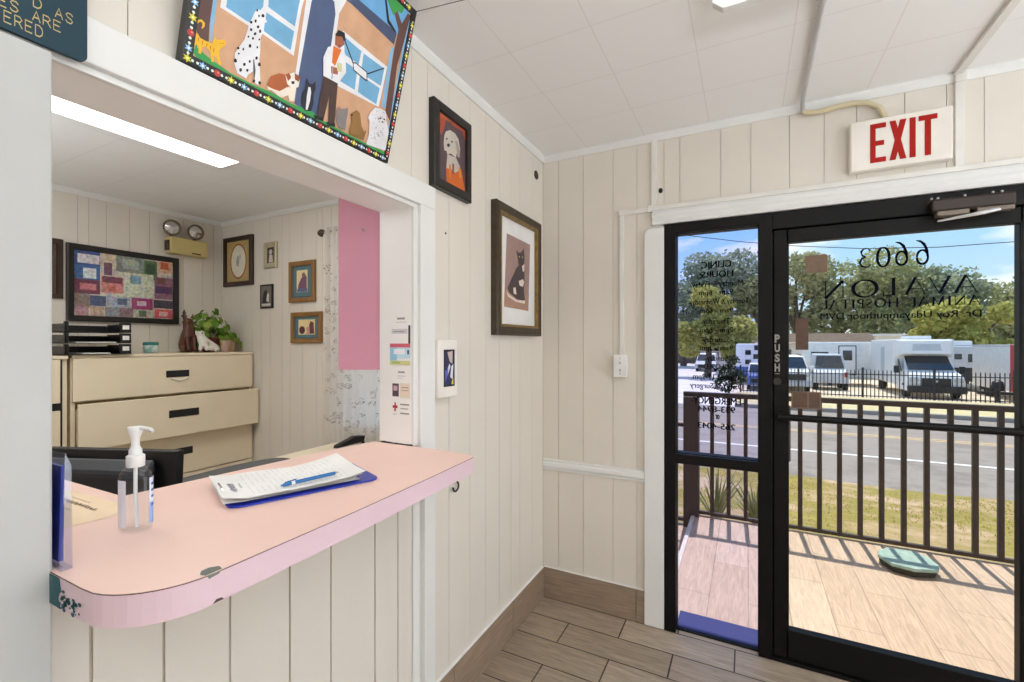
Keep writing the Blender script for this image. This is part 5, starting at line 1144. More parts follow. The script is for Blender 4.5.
# curtain and rod
t = thing('curtain_rod', 'curtain rod with a dark ball finial on the office far wall', 'curtain rod', (-1.2, -.06, 2.262))
b = MB(); b.tube([(-1.72, -.065, 2.262), (-.45, -.065, 2.262)], .010, 12); b.build('rod', M['silver'], t, smooth=50)
b = MB(); b.lathe([(.0, -.03), (.018, -.026), (.028, -.006), (.026, .012), (.014, .024), (.010, .034)], (-1.75, -.065, 2.262), 20, M=Matrix.Rotation(radians(90), 4, 'Y')); b.build('finial', M['bronze'], t, smooth=50)
for x in (-1.695, -.5):
    b = MB(); b.box((x - .008, -.066, 2.252), (x + .008, 0, 2.272)); b.build('bracket', M['bronze'], t)
def curtain_mat():
    m, nt, out = nodes('white_printed_curtain'); L = nt.links.new
    tc = N(nt, 'ShaderNodeTexCoord'); mp = N(nt, 'ShaderNodeMapping'); mp.inputs['Scale'].default_value = (1, .25, 1); L(tc.outputs['Object'], mp.inputs[0])
    vo = N(nt, 'ShaderNodeTexVoronoi'); vo.inputs['Scale'].default_value = 17; L(mp.outputs[0], vo.inputs['Vector'])
    no = N(nt, 'ShaderNodeTexNoise'); no.inputs['Scale'].default_value = 34; no.inputs['Detail'].default_value = 5; no.inputs['Distortion'].default_value = 2.5; L(mp.outputs[0], no.inputs['Vector'])
    a = N(nt, 'ShaderNodeMath', operation='LESS_THAN'); a.inputs[1].default_value = .42; L(vo.outputs['Distance'], a.inputs[0])
    c_ = N(nt, 'ShaderNodeMath', operation='SUBTRACT'); c_.inputs[1].default_value = .56; L(no.outputs['Fac'], c_.inputs[0]); ab = N(nt, 'ShaderNodeMath', operation='ABSOLUTE'); L(c_.outputs[0], ab.inputs[0])
    l_ = N(nt, 'ShaderNodeMath', operation='LESS_THAN'); l_.inputs[1].default_value = .022; L(ab.outputs[0], l_.inputs[0])
    g = N(nt, 'ShaderNodeMath', operation='MULTIPLY'); L(a.outputs[0], g.inputs[0]); L(l_.outputs[0], g.inputs[1])
    mx = N(nt, 'ShaderNodeMix', data_type='RGBA'); mx.inputs[6].default_value = lin((250, 248, 246)); mx.inputs[7].default_value = lin((140, 122, 112)); L(g.outputs[0], mx.inputs[0])
    d = N(nt, 'ShaderNodeBsdfDiffuse'); tr = N(nt, 'ShaderNodeBsdfTranslucent'); ms = N(nt, 'ShaderNodeMixShader'); ms.inputs[0].default_value = .85
    L(mx.outputs[2], d.inputs[0]); L(mx.outputs[2], tr.inputs[0]); L(d.outputs[0], ms.inputs[1]); L(tr.outputs[0], ms.inputs[2]); L(ms.outputs[0], out.inputs[0]); return m
t = thing('curtain', 'white curtain with fine brown print gathered on the rod at the office window', 'curtain', (-1.15, -.07, .45))
b = MB(); nx = 150; zs = [2.292, 2.262, 2.23, 1.9, 1.4, .9, .5]
V = []
for i in range(nx + 1):
    u = i / nx; x = -1.69 + u * 1.2; amp = .024; ph = u * 2 * pi * 17 + 1.1 * sin(u * 9)
    V.append([b.bm.verts.new((x + .004 * sin(ph * .5 + z * 2), -.075 - amp * (.55 if z > 2.24 else 1) * (1 + sin(ph + .35 * sin(z * 3))) * .5 * 2 + .012, z)) for z in zs])
fs = [b.bm.faces.new((V[i][j], V[i + 1][j], V[i + 1][j + 1], V[i][j + 1])) for i in range(nx) for j in range(len(zs) - 1)]
b.sm = True; b._fin(fs); b.build('fabric', curtain_mat(), t)

# desk, monitor, printer behind the counter; table under the window
DW = mat('brown_desk_laminate', (120, 88, 62), .5, stretch=(1, 8, 1))
t = thing('desk', 'brown office desk behind the reception counter', 'desk', (-.72, -1.7, 0))
b = MB(); b.box((-1.12, -2.5, .72), (-.20, -1.2, .75), .004); b.build('desktop', DW, t)
for y in (-2.48, -1.245):
    b = MB(); b.box((-1.08, y, 0), (-.24, y + .025, .72)); b.build('side_panel', DW, t)
t = thing('computer_monitor', 'black computer monitor seen from behind on the desk past the bottle', 'monitor', (-.80, -1.735, .7505), rz=radians(21.5))
b = MB(); b.prism([(-.27, y, z) for y, z in ((-.02, .075), (-.008, .365), (.018, .365), (.022, .36), (.006, .07))], (.565, 0, 0)); b.build('screen_shell', M['black'], t, local=True, bevel=.006)
b = MB(); b.prism([(-.262, y, z) for y, z in ((-.055, .12), (-.05, .30), (-.018, .345), (-.022, .09))], (.50, 0, 0)); b.build('back_cover', mat('black_monitor_back', (30, 31, 36), .35), t, local=True, bevel=.012)
b = MB(); b.box((-.03, -.075, .0), (.03, -.045, .2), .004); b.build('stand', M['black'], t, local=True)
b = MB(); b.lathe([(.0, 0), (.11, 0), (.11, .008), (.0, .014)], (0, -.03, 0), 28); b.build('stand_base', M['black'], t, local=True)
t = thing('printer', 'low dark grey printer on the desk just behind the counter', 'printer', (-.43, -1.45, .7505))
b = MB(); pr = [(-.635, -1.65), (-.27, -1.65), (-.27, -1.25), (-.50, -1.222)] + arcp(-.55, -1.30, .078, 60, 170, 6) + [(-.648, -1.40)]
b.prism([(x, y, .7505) for x, y in pr], (0, 0, .215)); b.build('body', M['black'], t, bevel=.008)
b = MB(); b.prism([(x * .995 - .002, y * .998 - .003, .966) for x, y in pr], (0, 0, .034)); b.build('lid', M['dkgrey'], t, bevel=.006)
b = MB(); b.box((-.60, -1.653, .78), (-.34, -1.645, .84)); b.build('paper_slot', M['dkgrey'], t)
t = thing('side_table', 'low cream table under the office window', 'table', (-1.2, -.4, 0))
b = MB(); b.box((-1.44, -.66, .745), (-1.0, -.13, .775), .004); b.build('tabletop', M['cream'], t)
for x in (-1.43, -1.05):
    for y in (-.64, -.18):
        b = MB(); b.box((x, y, 0), (x + .04, y + .04, .745)); b.build('leg', M['cream'], t)
t = thing('file_folder', 'open beige file folder lying on the table under the window', 'folder', (-1.26, -.4, .776))
fm = mat('manila_card', (206, 190, 150), .75)
b = MB(); b.prism([(-1.10, -.62, .776), (-1.03, -.585, .776), (-1.31, -.17, .776), (-1.38, -.205, .776)], (0, 0, .012)); b.build('cover', fm, t)
b = MB(); b.prism([(-1.105, -.60, .788), (-1.06, -.58, .788), (-1.315, -.19, .788), (-1.36, -.21, .788)], (0, 0, .003)); b.build('papers', M['paper'], t)
t = thing('stapler', 'black stapler beside the beige folder under the window', 'stapler', (-1.2, -.3, .776))
b = MB(); b.prism([(-1.255, y, z) for y, z in ((-.40, .776), (-.18, .776), (-.18, .79), (-.40, .786))], (.05, 0, 0)); b.build('base', M['black'], t, bevel=.003)
b = MB(); b.prism([(-1.252, y, z) for y, z in ((-.40, .796), (-.18, .800), (-.17, .835), (-.25, .845), (-.39, .812))], (.044, 0, 0)); b.prism([(-1.25, y, z) for y, z in ((-.20, .786), (-.17, .786), (-.17, .80), (-.20, .80))], (.04, 0, 0)); b.build('arm', M['black'], t, bevel=.004)
b = MB(); b.prism([(-1.246, y, z) for y, z in ((-.399, .789), (-.2, .789), (-.2, .796), (-.399, .796))], (.032, 0, 0)); b.build('magazine', M['chrome'], t)

# office ceiling light
t = thing('ceiling_light', 'long recessed fluorescent ceiling panel in the office', 'ceiling light', (-1.46, -1.4, CEIL))
b = MB()
for lo, hi in (((-1.775, -2.02, CEIL - .018), (-1.755, -.77, CEIL - .001)), ((-1.165, -2.02, CEIL - .018), (-1.145, -.77, CEIL - .001)), ((-1.775, -2.02, CEIL - .018), (-1.145, -2.0, CEIL - .001)), ((-1.775, -.79, CEIL - .018), (-1.145, -.77, CEIL - .001))): b.box(lo, hi)
b.build('frame', M['lampwhite'], t)
b = MB(); b.box((-1.757, -2.002, CEIL - .012), (-1.163, -.788, CEIL - .004)); b.build('diffuser', M['officelamp'], t)
# ------------------------------------------------------------------ outside
GZ = -1.15
# terrace slab, lower walk, eave
b = MB(); b.box((.655, .12, -.35), (9, 1.74, -.004)); struct(b, 'terrace_floor', M['deck'])
b = MB(); b.box((.625, .12, -.35), (.655, 1.74, .006), .004); struct(b, 'terrace_kerb', mat('pale_edge_tile', (226, 214, 200), .6))
b = MB(); b.box((-6, .12, -.5), (.625, 1.74, -.10)); struct(b, 'lower_path', M['deck'])
b = MB(); b.box((-6, .12, 2.46), (9, 1.14, 2.62)); struct(b, 'eave_roof', mat('eave_paint', (216, 210, 198), .7))
b = MB(); b.box((XW - 3, .12, -.6), (XW - .1, .3, 2.7)); struct(b, 'wall_outside', M['wall'])

def ground_mat(name, cols, scale=3, fine=40, rough=.95, bump=.5):
    m, nt, out = nodes(name); L = nt.links.new
    b = N(nt, 'ShaderNodeBsdfPrincipled'); b.inputs['Roughness'].default_value = rough; b.inputs['Specular IOR Level'].default_value = .1
    tc = N(nt, 'ShaderNodeTexCoord'); no = N(nt, 'ShaderNodeTexNoise'); no.inputs['Scale'].default_value = scale; no.inputs['Detail'].default_value = 8; no.inputs['Roughness'].default_value = .7
    L(tc.outputs['Object'], no.inputs['Vector'])
    cr = N(nt, 'ShaderNodeValToRGB'); el = cr.color_ramp.elements
    n = len(cols)
    while len(el) < n: el.new(.5)
    for k, c in enumerate(cols): el[k].position = .36 + .28 * k / (n - 1); el[k].color = lin(c)
    L(no.outputs['Fac'], cr.inputs[0]); L(cr.outputs[0], b.inputs['Base Color'])
    n2 = N(nt, 'ShaderNodeTexNoise'); n2.inputs['Scale'].default_value = fine; n2.inputs['Detail'].default_value = 4; L(tc.outputs['Object'], n2.inputs['Vector'])
    bp = N(nt, 'ShaderNodeBump'); bp.inputs['Strength'].default_value = bump; bp.inputs['Distance'].default_value = .03; L(n2.outputs['Fac'], bp.inputs['Height']); L(bp.outputs[0], b.inputs['Normal'])
    L(b.outputs[0], out.inputs[0]); return m
M['lawn'] = ground_mat('dry_lawn', [(200, 174, 146), (178, 152, 112), (146, 134, 70), (172, 152, 88)], .9, 60)
M['asphalt'] = ground_mat('sunbleached_asphalt', [(146, 135, 125), (158, 147, 137), (136, 126, 118)], .8, 160, bump=.15)
M['lot'] = ground_mat('pale_lot', [(206, 190, 168), (222, 206, 184), (190, 176, 156)], .5, 20, bump=.1)
M['verge'] = ground_mat('dry_verge', [(224, 206, 172), (198, 184, 136), (216, 198, 162)], 1.5, 40)
M['concrete'] = ground_mat('sunny_concrete', [(214, 206, 198), (226, 218, 208), (204, 196, 188)], .6, 60, bump=.1)
# lawn falls from the terrace to the road
def lawn_z(x, y): return -.10 + (GZ + .02 + .10) * min(1, max(0, (y - 1.74) / 6.1)) ** .85 + .03 * sin(x * 1.7 + y) * sin(y * 1.3)
b = MB(); nx, ny = 60, 26
V = [[b.bm.verts.new((-14 + 40 * i / nx, 1.72 + 6.2 * j / ny, lawn_z(-14 + 40 * i / nx, 1.72 + 6.2 * j / ny))) for j in range(ny + 1)] for i in range(nx + 1)]
b.sm = True; b._fin([b.bm.faces.new((V[i][j], V[i + 1][j], V[i + 1][j + 1], V[i][j + 1])) for i in range(nx) for j in range(ny)]); struct(b, 'lawn', M['lawn'])
b = MB(); b.box((-60, 7.85, GZ - .3), (60, 18.2, GZ)); struct(b, 'road', M['asphalt'])
b = MB(); b.box((-60, 10.55, GZ), (60, 10.68, GZ + .004)); struct(b, 'road_line', mat('white_road_paint', (236, 234, 228), .8, var=.1))
b = MB(); b.box((-60, 13.38, GZ), (60, 13.48, GZ + .004)); b.box((-60, 13.62, GZ), (60, 13.72, GZ + .004)); struct(b, 'road_line', mat('yellow_road_paint', (222, 186, 130), .8, var=.1))
b = MB(); b.box((0.6, 18.2, GZ - .3), (60, 18.4, GZ + .14), .02); b.box((-60, 18.2, GZ - .3), (-8.5, 18.4, GZ + .14), .02); struct(b, 'kerb', mat('grey_kerb', (150, 144, 138), .9))
b = MB(); b.box((0.6, 18.4, GZ - .3), (60, 23.4, GZ + .12)); struct(b, 'verge_ground', M['verge'])
b = MB(); b.box((0.6, 20.2, GZ), (60, 21.7, GZ + .124)); struct(b, 'sidewalk', M['concrete'])
b = MB(); b.box((0.2, 23.4, GZ - .3), (60, 60, GZ + .02)); struct(b, 'parking_lot_ground', M['lot'])
b = MB(); b.box((-8.5, 18.2, GZ - .3), (0.6, 75, GZ + .015)); struct(b, 'side_street_road', M['concrete'])
b = MB(); b.box((-60, 18.4, GZ - .3), (-8.5, 75, GZ + .1)); b.box((-60, 60, GZ - .4), (90, 140, GZ - .02)); struct(b, 'far_ground', M['verge'])

def leaf_cloud(b, blobs, n, size, seed, zmin=None):
    rnd = random.Random(seed); tot = sum(r[3] ** 2 for r in blobs)
    for bl in blobs:
        cx, cy, cz, r = bl[:4]; sz = bl[4] if len(bl) > 4 else .8
        for _ in range(int(n * r * r / tot)):
            u = rnd.uniform(-1, 1); a = rnd.uniform(0, 2 * pi); q = r * (rnd.uniform(.55, 1.0) ** .6) * rnd.uniform(.85, 1.12)
            p = Vector((cx + q * math.sqrt(1 - u * u) * cos(a), cy + q * math.sqrt(1 - u * u) * sin(a), cz + q * u * sz))
            if zmin is not None and p.z < zmin: continue
            s = size * rnd.uniform(.6, 1.3); nrm = Vector((rnd.gauss(0, 1), rnd.gauss(0, 1), rnd.gauss(.5, 1))).normalized()
            t1 = nrm.orthogonal().normalized(); t2 = nrm.cross(t1); k = rnd.uniform(0, 6.28); e1 = t1 * cos(k) + t2 * sin(k); e2 = nrm.cross(e1)
            b.poly([p + e1 * s, p + e2 * s * .55, p - e1 * s, p - e2 * s * .55])
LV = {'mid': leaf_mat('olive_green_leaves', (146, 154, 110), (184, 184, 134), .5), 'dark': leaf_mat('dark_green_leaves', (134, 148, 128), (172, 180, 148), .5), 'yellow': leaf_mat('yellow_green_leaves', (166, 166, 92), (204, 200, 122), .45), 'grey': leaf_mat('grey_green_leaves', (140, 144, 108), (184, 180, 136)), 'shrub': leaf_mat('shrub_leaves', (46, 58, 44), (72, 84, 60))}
BARK = mat('grey_brown_bark', (96, 84, 72), .9, var=.2, scale=4, bump=.5, bscale=12)
TREES = [ # x, y, height above lot, spread, leaves, kind, label
 (-5.3, 52.0, 10.0, 3.64, 3900, 'dark', 'dark leafy tree at the far side of the side street'),
 (-1.2, 53.0, 13.3, 4.48, 6300, 'dark', 'tall blue-green tree standing behind the yellow-green tree seen through the sidelight'),
 (-1.6, 35, 7.3, 2.8, 6500, 'yellow', 'bright yellow-green tree seen through the sidelight lettering'),
 (2.0, 51.0, 10.2, 3.16, 3900, 'mid', 'olive tree just behind the door mullion'),
 (5.5, 52.0, 12.5, 4.01, 4500, 'grey', 'thin grey-green tree showing sky between its branches beside the brown sticker'),
 (9.5, 54.0, 11.7, 4.35, 6300, 'mid', 'broad olive tree rising over the long brown roof'),
 (13.9, 56.0, 11.7, 4.57, 6300, 'mid', 'big olive tree behind the clinic name lettering'),
 (17.9, 56.0, 10.9, 4.33, 6300, 'dark', 'dark green tree behind the yellow-green one over the motorhome'),
 (22.5, 56.0, 9.2, 4.33, 5100, 'mid', 'lower olive tree at the hinge side of the door'),
 (27.2, 58.0, 8.1, 4.08, 3900, 'dark', 'low dark tree farthest toward the hinge side'),
 (13.3, 36.5, 5.7, 2.6, 7000, 'yellow', 'rounded yellow-green tree behind the motorhome and white trailer'),
 (-10.7, 56.0, 8.6, 3.85, 3300, 'mid', 'olive tree past the far wall of the side street'),
]
for k, (x, y, h, r, n, kind, lab) in enumerate(TREES):
    t = thing('tree', lab, 'tree', (x, y, GZ), 'trees beyond the parking lot')
    rnd = random.Random(100 + k); blobs = [(x, y, GZ + h - r * .8, r * .78)]
    for q in range(9):
        a = rnd.uniform(0, 6.28); rr = r * rnd.uniform(.3, .85); zz = GZ + h - r * rnd.uniform(.35, 1.75)
        blobs.append((x + rr * cos(a), y + rr * sin(a) * .7, zz, r * rnd.uniform(.3, .55)))
    if kind == 'yellow':
        blobs = [(x, y, GZ + h * .45, r * .5)] + [(x + r * rnd.uniform(-.85, .85), y + rnd.uniform(-.6, .6), GZ + h * rnd.uniform(.22, .86), r * rnd.uniform(.26, .46)) for q in range(13)] + [(x - .2, y, GZ + h - r * .4, r * .4)]
    b = MB(); leaf_cloud(b, blobs, n, .19 if y < 40 else .23, 200 + k, GZ + (.6 if kind != 'yellow' else .2)); b.build('crown', LV[kind], t)
    b = MB(); b.tube([(x, y, GZ), (x + .1, y, GZ + h * .25), (x - .05, y, GZ + h * .55), (x, y, GZ + h * .8)], [r * .1, r * .075, r * .05, .04], 8)
    for q in range(1, 6):
        bl = blobs[q]; b.tube([(x, y, GZ + h * .3), ((x + bl[0]) / 2, (y + bl[1]) / 2, (GZ + h * .35 + bl[2]) / 2), bl[:3]], [r * .045, r * .03, .02], 6)
    b.build('trunk', BARK, t)
# hedge behind the lot and shrub at the fence corner
t = thing('hedge', 'long dark green hedge mass under the trees behind the lot', 'hedge', (8, 61, GZ))
b = MB(); leaf_cloud(b, [(-14 + q * 2.6, 61 + (q % 3), GZ + 1.9, 2.6, .95) for q in range(20)], 9000, .26, 77, GZ); b.build('foliage', LV['dark'], t)
b = MB(); b.box((-16, 62.5, GZ), (40, 63, GZ + 3.0)); b.build('twigs', mat('hedge_core', (40, 48, 34), .95), t)
t = thing('shrub', 'dark upright shrub at the corner of the iron fence', 'shrub', (.25, 22.6, GZ))
b = MB(); leaf_cloud(b, [(.05, 22.6, GZ + .55, .55), (.25, 22.6, GZ + 1.15, .5), (.4, 22.6, GZ + 1.75, .34), (.6, 22.7, GZ + .9, .45)], 1500, .07, 78, GZ); b.build('foliage', LV['shrub'], t)
b = MB(); b.tube([(.25, 22.6, GZ), (.3, 22.6, GZ + 2.0)], [.06, .02], 6); b.build('stem', BARK, t)
t = thing('utility_pole', 'grey utility pole rising out of the trees seen through the sidelight', 'pole', (.0, 36.8, GZ))
b = MB(); b.tube([(.0, 36.8, GZ), (.0, 36.8, GZ + 6.2)], [.13, .10], 10); b.build('shaft', mat('weathered_pole', (132, 128, 130), .9), t, smooth=50)
b = MB(); b.box((-.6, 36.75, GZ + 5.8), (.6, 36.85, GZ + 5.9)); b.build('crossarm', BARK, t)

# grass blades and spiky plants by the railing
b = MB(); rnd = random.Random(31)
GC = [(168, 152, 84), (150, 150, 70), (184, 164, 110), (132, 138, 62)]
for k in range(12000):
    y = 1.85 + 5.95 * rnd.random() ** .8; x = rnd.uniform(.2, 1.0) * 0 + rnd.uniform(-1.5, 9.5)
    dry = sin(x * 1.1 + 1.3) * sin(y * 1.4 + .4) + rnd.uniform(-.5, .5)
    if dry > .45: continue
    z = lawn_z(x, y); h = rnd.uniform(.015, .042); a = rnd.uniform(0, 3.14); w = .006 + .004 * (y > 4); lx, ly = rnd.gauss(0, .03), rnd.gauss(0, .03)
    dx, dy = w * cos(a), w * sin(a)
    b.poly([(x - dx, y - dy, z - .01), (x + dx, y + dy, z - .01), (x + lx, y + ly, z + h)])
tag(b.build('grass', leaf_mat('lawn_blades', (206, 184, 112), (164, 160, 76), .6)), 'patchy dry yellow-green grass between the terrace and the road', 'grass', kind='stuff')
def spiky(x, y, n, h, seed, lab):
    t = thing('spiky_plant', lab, 'plant', (x, y, lawn_z(x, y))); rnd = random.Random(seed); b = MB(); z0 = lawn_z(x, y) - .02
    for k in range(n):
        a = rnd.uniform(0, 6.28); ln = h * rnd.uniform(.6, 1.1); le = rnd.uniform(.15, .75); P = []
        for q in range(6):
            u = q / 5; P.append(Vector((x + cos(a) * ln * le * u ** 1.3, y + sin(a) * ln * le * u ** 1.3 * .6 + .0, z0 + ln * (u - .35 * le * u * u))))
        sd = Vector((-sin(a), cos(a), 0)); w = [.010, .014, .013, .010, .006, .001]
        for q in range(5): b.poly([P[q] - sd * w[q], P[q] + sd * w[q], P[q + 1] + sd * w[q + 1], P[q + 1] - sd * w[q + 1]])
    b.build('leaves', leaf_mat('spiky_leaves', (120, 132, 84), (176, 172, 128), .2), t)
spiky(.80, 2.02, 34, .62, 1, 'spiky strap-leaved plant behind the railing next to the corner post')
spiky(1.12, 2.2, 34, .50, 2, 'low dry spiky plant behind the railing near the door mullion')
spiky(.22, 2.0, 26, .55, 3, 'thin spiky plant outside the corner post of the railing')

# terrace railing
t = thing('terrace_railing', 'brown steel railing with square pickets along the terrace edge', 'railing', (2.5, 1.73, 0))
R = M['rail']
b = MB(); b.box((.56, 1.705, .998), (6.2, 1.755, 1.037), .004); b.build('top_rail', R, t)
b = MB(); b.box((.685, 1.715, .012), (6.2, 1.745, .040), .003); b.build('bottom_rail', R, t)
b = MB(); b.box((.564, 1.67, -.12), (.684, 1.79, 1.0), .006); b.build('post', R, t)
b = MB(); b.box((3.53, 1.70, -.12), (3.59, 1.76, 1.0), .004); b.build('post', R, t)
x = .784 + .0005
px0 = []
while x < 4.7: px0.append(x); x += .1245
base_me = None
for x in px0:
    if base_me is None:
        b = MB(); b.box((-.0148, -.0148, .04), (.0148, .0148, .998), .002); o = b.build('picket', R, t, local=True); base_me = o
    else:
        o = base_me.copy(); col.objects.link(o)
    o.location = (x - 2.5, 0, 0); o.parent = t
t = thing('path_railing', 'lower brown railing continuing beyond the corner post along the lower path', 'railing', (-1, 1.73, -.1))
b = MB(); b.box((-4, 1.71, .735), (.56, 1.75, .765), .003); b.build('top_rail', R, t)
b = MB(); b.box((-4, 1.71, -.07), (.56, 1.75, -.04), .003); b.build('bottom_rail', R, t)
pk = None
for k in range(24):
    x = .43 - k * .125
    if pk is None:
        b = MB(); b.box((-.012, -.012, -.04), (.012, .012, .735), .002); pk = o = b.build('picket', R, t, local=True)
    else: o = pk.copy(); col.objects.link(o)
    o.location = (x + 1, 0, .1); o.parent = t
b = MB(); b.box((-4.06, 1.70, -.12), (-4.0, 1.76, .78)); b.build('post', R, t)

# green lid on the terrace
t = thing('valve_box', 'flat weathered green valve box with dark sides on the terrace by the railing', 'valve box', (1.98, 1.46, 0))
top = [(1.812, 1.371), (1.836, 1.465), (1.893, 1.528), (2.043, 1.539), (2.093, 1.476), (2.114, 1.36), (2.085, 1.274), (1.964, 1.226), (1.859, 1.257)]
cxm, cym = 1.96, 1.39
b = MB(); b.loft([[Vector((cxm + (x - cxm) * k, cym + (y - cym) * k, z)) for x, y in top] for k, z in ((.9, -.003), (.97, .028), (.95, .036))]); b.build('body', mat('dark_mossy_rubber', (70, 68, 56), .8, var=.2, scale=30), t)
b = MB(); b.loft([[Vector((cxm + (x - cxm) * k, cym + (y - cym) * k, z)) for x, y in top] for k, z in ((1.0, .036), (1.02, .044), (.98, .055))]); part_label(b.build('lid', mat('weathered_green_paint', (164, 190, 176), .6, var=.12, scale=25), t), 'pale green lid plate')

# iron fence round the lot
IR = mat('black_iron', (34, 32, 34), .6)
t = thing('iron_fence', 'black iron picket fence along the far sidewalk in front of the parked vehicles', 'fence', (8, 24, GZ))
nb = 8; pw = 2.55
bay = None
for k in range(nb + 1):
    x = .75 + k * pw
    b = MB(); b.box((x - .04, 23.96, GZ), (x + .04, 24.04, GZ + 1.46)); b.build('post', IR, t)
for k in range(nb):
    x0 = .75 + k * pw; b = MB()
    for z in (.12, 1.12): b.box((x0, 23.98, GZ + z), (x0 + pw, 24.02, GZ + z + .04))
    for q in range(1, 17):
        xx = x0 + q * pw / 17; b.box((xx - .016, 23.985, GZ + .05), (xx + .016, 24.015, GZ + 1.30)); b.loft([[Vector((xx + s1 * .016, 24 + s2 * .015, GZ + 1.30)) for s1, s2 in ((-1, -1), (1, -1), (1, 1), (-1, 1))], [Vector((xx + s1 * .002, 24 + s2 * .002, GZ + 1.37)) for s1, s2 in ((-1, -1), (1, -1), (1, 1), (-1, 1))]])
    b.build('picket_panel', IR, t)

# vehicles
CW = mat('white_vehicle_paint', (232, 232, 232), .3, var=.01); CG = mat('pale_grey_vehicle_paint', (196, 200, 206), .4); WG = mat('dark_vehicle_glass', (34, 44, 54), .08, var=.2, spec=.8); TY = mat('tyre_rubber', (28, 28, 28), .9); GR_ = mat('grille_black', (36, 36, 38), .5, var=.2, scale=30); HL = mat('headlamp', (210, 214, 218), .15, metal=.4); RV = mat('trailer_siding', (236, 236, 234), .45); RB = mat('cobalt_blue_paint', (84, 110, 170), .35); RR = mat('red_vehicle_paint', (190, 30, 44), .35)
def wheel(t, x, y, r=.34, w=.22):
    b = MB(); b.lathe([(r * .55, -w / 2), (r * .95, -w / 2), (r, -w * .3), (r, w * .3), (r * .95, w / 2), (r * .55, w / 2)], (x, y, GZ + .02 + r), 20, M=Matrix.Rotation(radians(90), 4, 'Y')); wh = b.build('wheel', TY, t, smooth=40)
    b = MB(); b.lathe([(0, -w * .45), (r * .56, -w * .42), (r * .56, w * .42), (0, w * .45)], (x, y, GZ + .02 + r), 16, M=Matrix.Rotation(radians(90), 4, 'Y')); b.build('hub_cap', HL, wh)
def xsec(b, y0z, x0, x1, xi0, xi1):
    """body lofted across the width: profile points (y, z, inset) """
    b.loft([[Vector((x0 + i, y, z)) for y, z, i in y0z], [Vector((x1 - i, y, z)) for y, z, i in y0z]])
# motorhome
t = thing('motorhome', 'white motorhome with an over-cab bunk parked nose to the iron fence', 'motorhome', (8.7, 28, GZ))
G = GZ
b = MB(); b.box((7.55, 26.55, G + .55), (9.85, 31.2, G + 2.78), .06); b.build('coach_body', CW, t)
b = MB(); xsec(b, [(26.9, G + .35, 0), (25.1, G + .35, .0), (25.02, G + .75, .03), (25.06, G + 1.0, .06), (25.15, G + 1.12, .1), (25.85, G + 1.30, .12), (26.55, G + 1.98, .26), (26.9, G + 2.0, .26)], 7.72, 9.80, 0, 0); b.build('cab', CW, t, bevel=.03)
b = MB(); b.loft([[Vector((x, y, z)) for y, z in ((25.86, G + 1.33), (25.84, G + 1.335), (26.5, G + 1.98), (26.52, G + 1.97))] for x in (7.95, 9.57)]); b.prism([(7.93, 25.82, G + 1.33), (9.60, 25.82, G + 1.33), (9.5, 26.48, G + 1.96), (8.03, 26.48, G + 1.96)], (0, -.03, .03)); b.build('windshield', WG, t)
b = MB(); b.loft([[Vector((x, 26.6, z)) for x, z in ((7.62, G + 1.92), (9.78, G + 1.92), (9.78, G + 2.76), (7.62, G + 2.76))], [Vector((x, y, z)) for x, y, z in ((7.80, 26.05, G + 2.08), (9.60, 26.05, G + 2.08), (9.52, 26.15, G + 2.72), (7.88, 26.15, G + 2.72))]]); b.build('over_cab_bunk', CW, t, bevel=.04)
b = MB(); b.prism([(8.15, 26.10, G + 2.2), (9.25, 26.10, G + 2.2), (9.2, 26.14, G + 2.55), (8.2, 26.14, G + 2.55)], (0, -.03, 0)); b.build('bunk_panel', CG, t)
b = MB(); b.box((8.25, 25.0, G + .62), (9.27, 25.05, G + .98), .02); gl_ = b.build('grille', GR_, t)
b = MB(); b.ball((8.76, 24.99, G + .84), (.07, .02, .05), 10); b.build('badge', HL, gl_)
for x in (7.97, 9.55):
    b = MB(); b.box((x - .17, 25.0, G + .78), (x + .17, 25.12, G + 1.02), .04); b.build('headlight', HL, t)
b = MB(); b.box((7.72, 24.9, G + .3), (9.80, 25.12, G + .62), .05); b.build('bumper', GR_, t)
b = MB(); b.prism([(7.715, y, z) for y, z in ((25.95, G + 1.25), (26.75, G + 1.25), (26.75, G + 1.82), (26.45, G + 1.82))], (.03, 0, 0)); b.build('side_window', WG, t)
for x in (7.55, 9.95):
    b = MB(); b.box((x - .10, 25.95, G + 1.15), (x + .10, 26.1, G + 1.5), .03); b.build('mirror', M['black'], t)
for x in (7.85, 9.62):
    for y in (25.75, 30.0): wheel(t, x, y)
b = MB(); b.box((7.54, 28.2, G + .6), (7.56, 28.9, G + 2.4), .01); b.build('coach_door', CG, t)
b = MB(); b.box((8.3, 27.6, G + 2.78), (9.3, 28.6, G + 2.96), .05); b.build('roof_unit', CW, t)
# suv behind the door stickers
t = thing('suv', 'white suv parked behind the fence next to the door stile', 'car', (3.1, 27, G))
b = MB(); xsec(b, [(30.0, G + .35, 0), (25.55, G + .35, .02), (25.45, G + .8, .05), (25.5, G + 1.08, .08), (26.6, G + 1.2, .06), (30.0, G + 1.2, .04)], 2.15, 4.05, 0, 0); b.build('body', CW, t, bevel=.04)
b = MB(); xsec(b, [(30.0, G + 1.18, .06), (26.5, G + 1.18, .08), (27.2, G + 1.88, .24), (29.7, G + 1.9, .24)], 2.15, 4.05, 0, 0); b.build('cabin', CW, t, bevel=.04)
b = MB(); b.prism([(2.30, 26.55, G + 1.24), (3.90, 26.55, G + 1.24), (3.76, 27.14, G + 1.80), (2.44, 27.14, G + 1.80)], (0, -.04, .03)); b.build('windshield', WG, t)
b = MB(); b.box((2.42, 25.42, G + .66), (3.78, 25.5, G + .98), .05); b.build('grille', GR_, t)
b = MB(); b.box((2.15, 25.38, G + .34), (4.05, 25.6, G + .6), .05); b.build('bumper', CG, t)
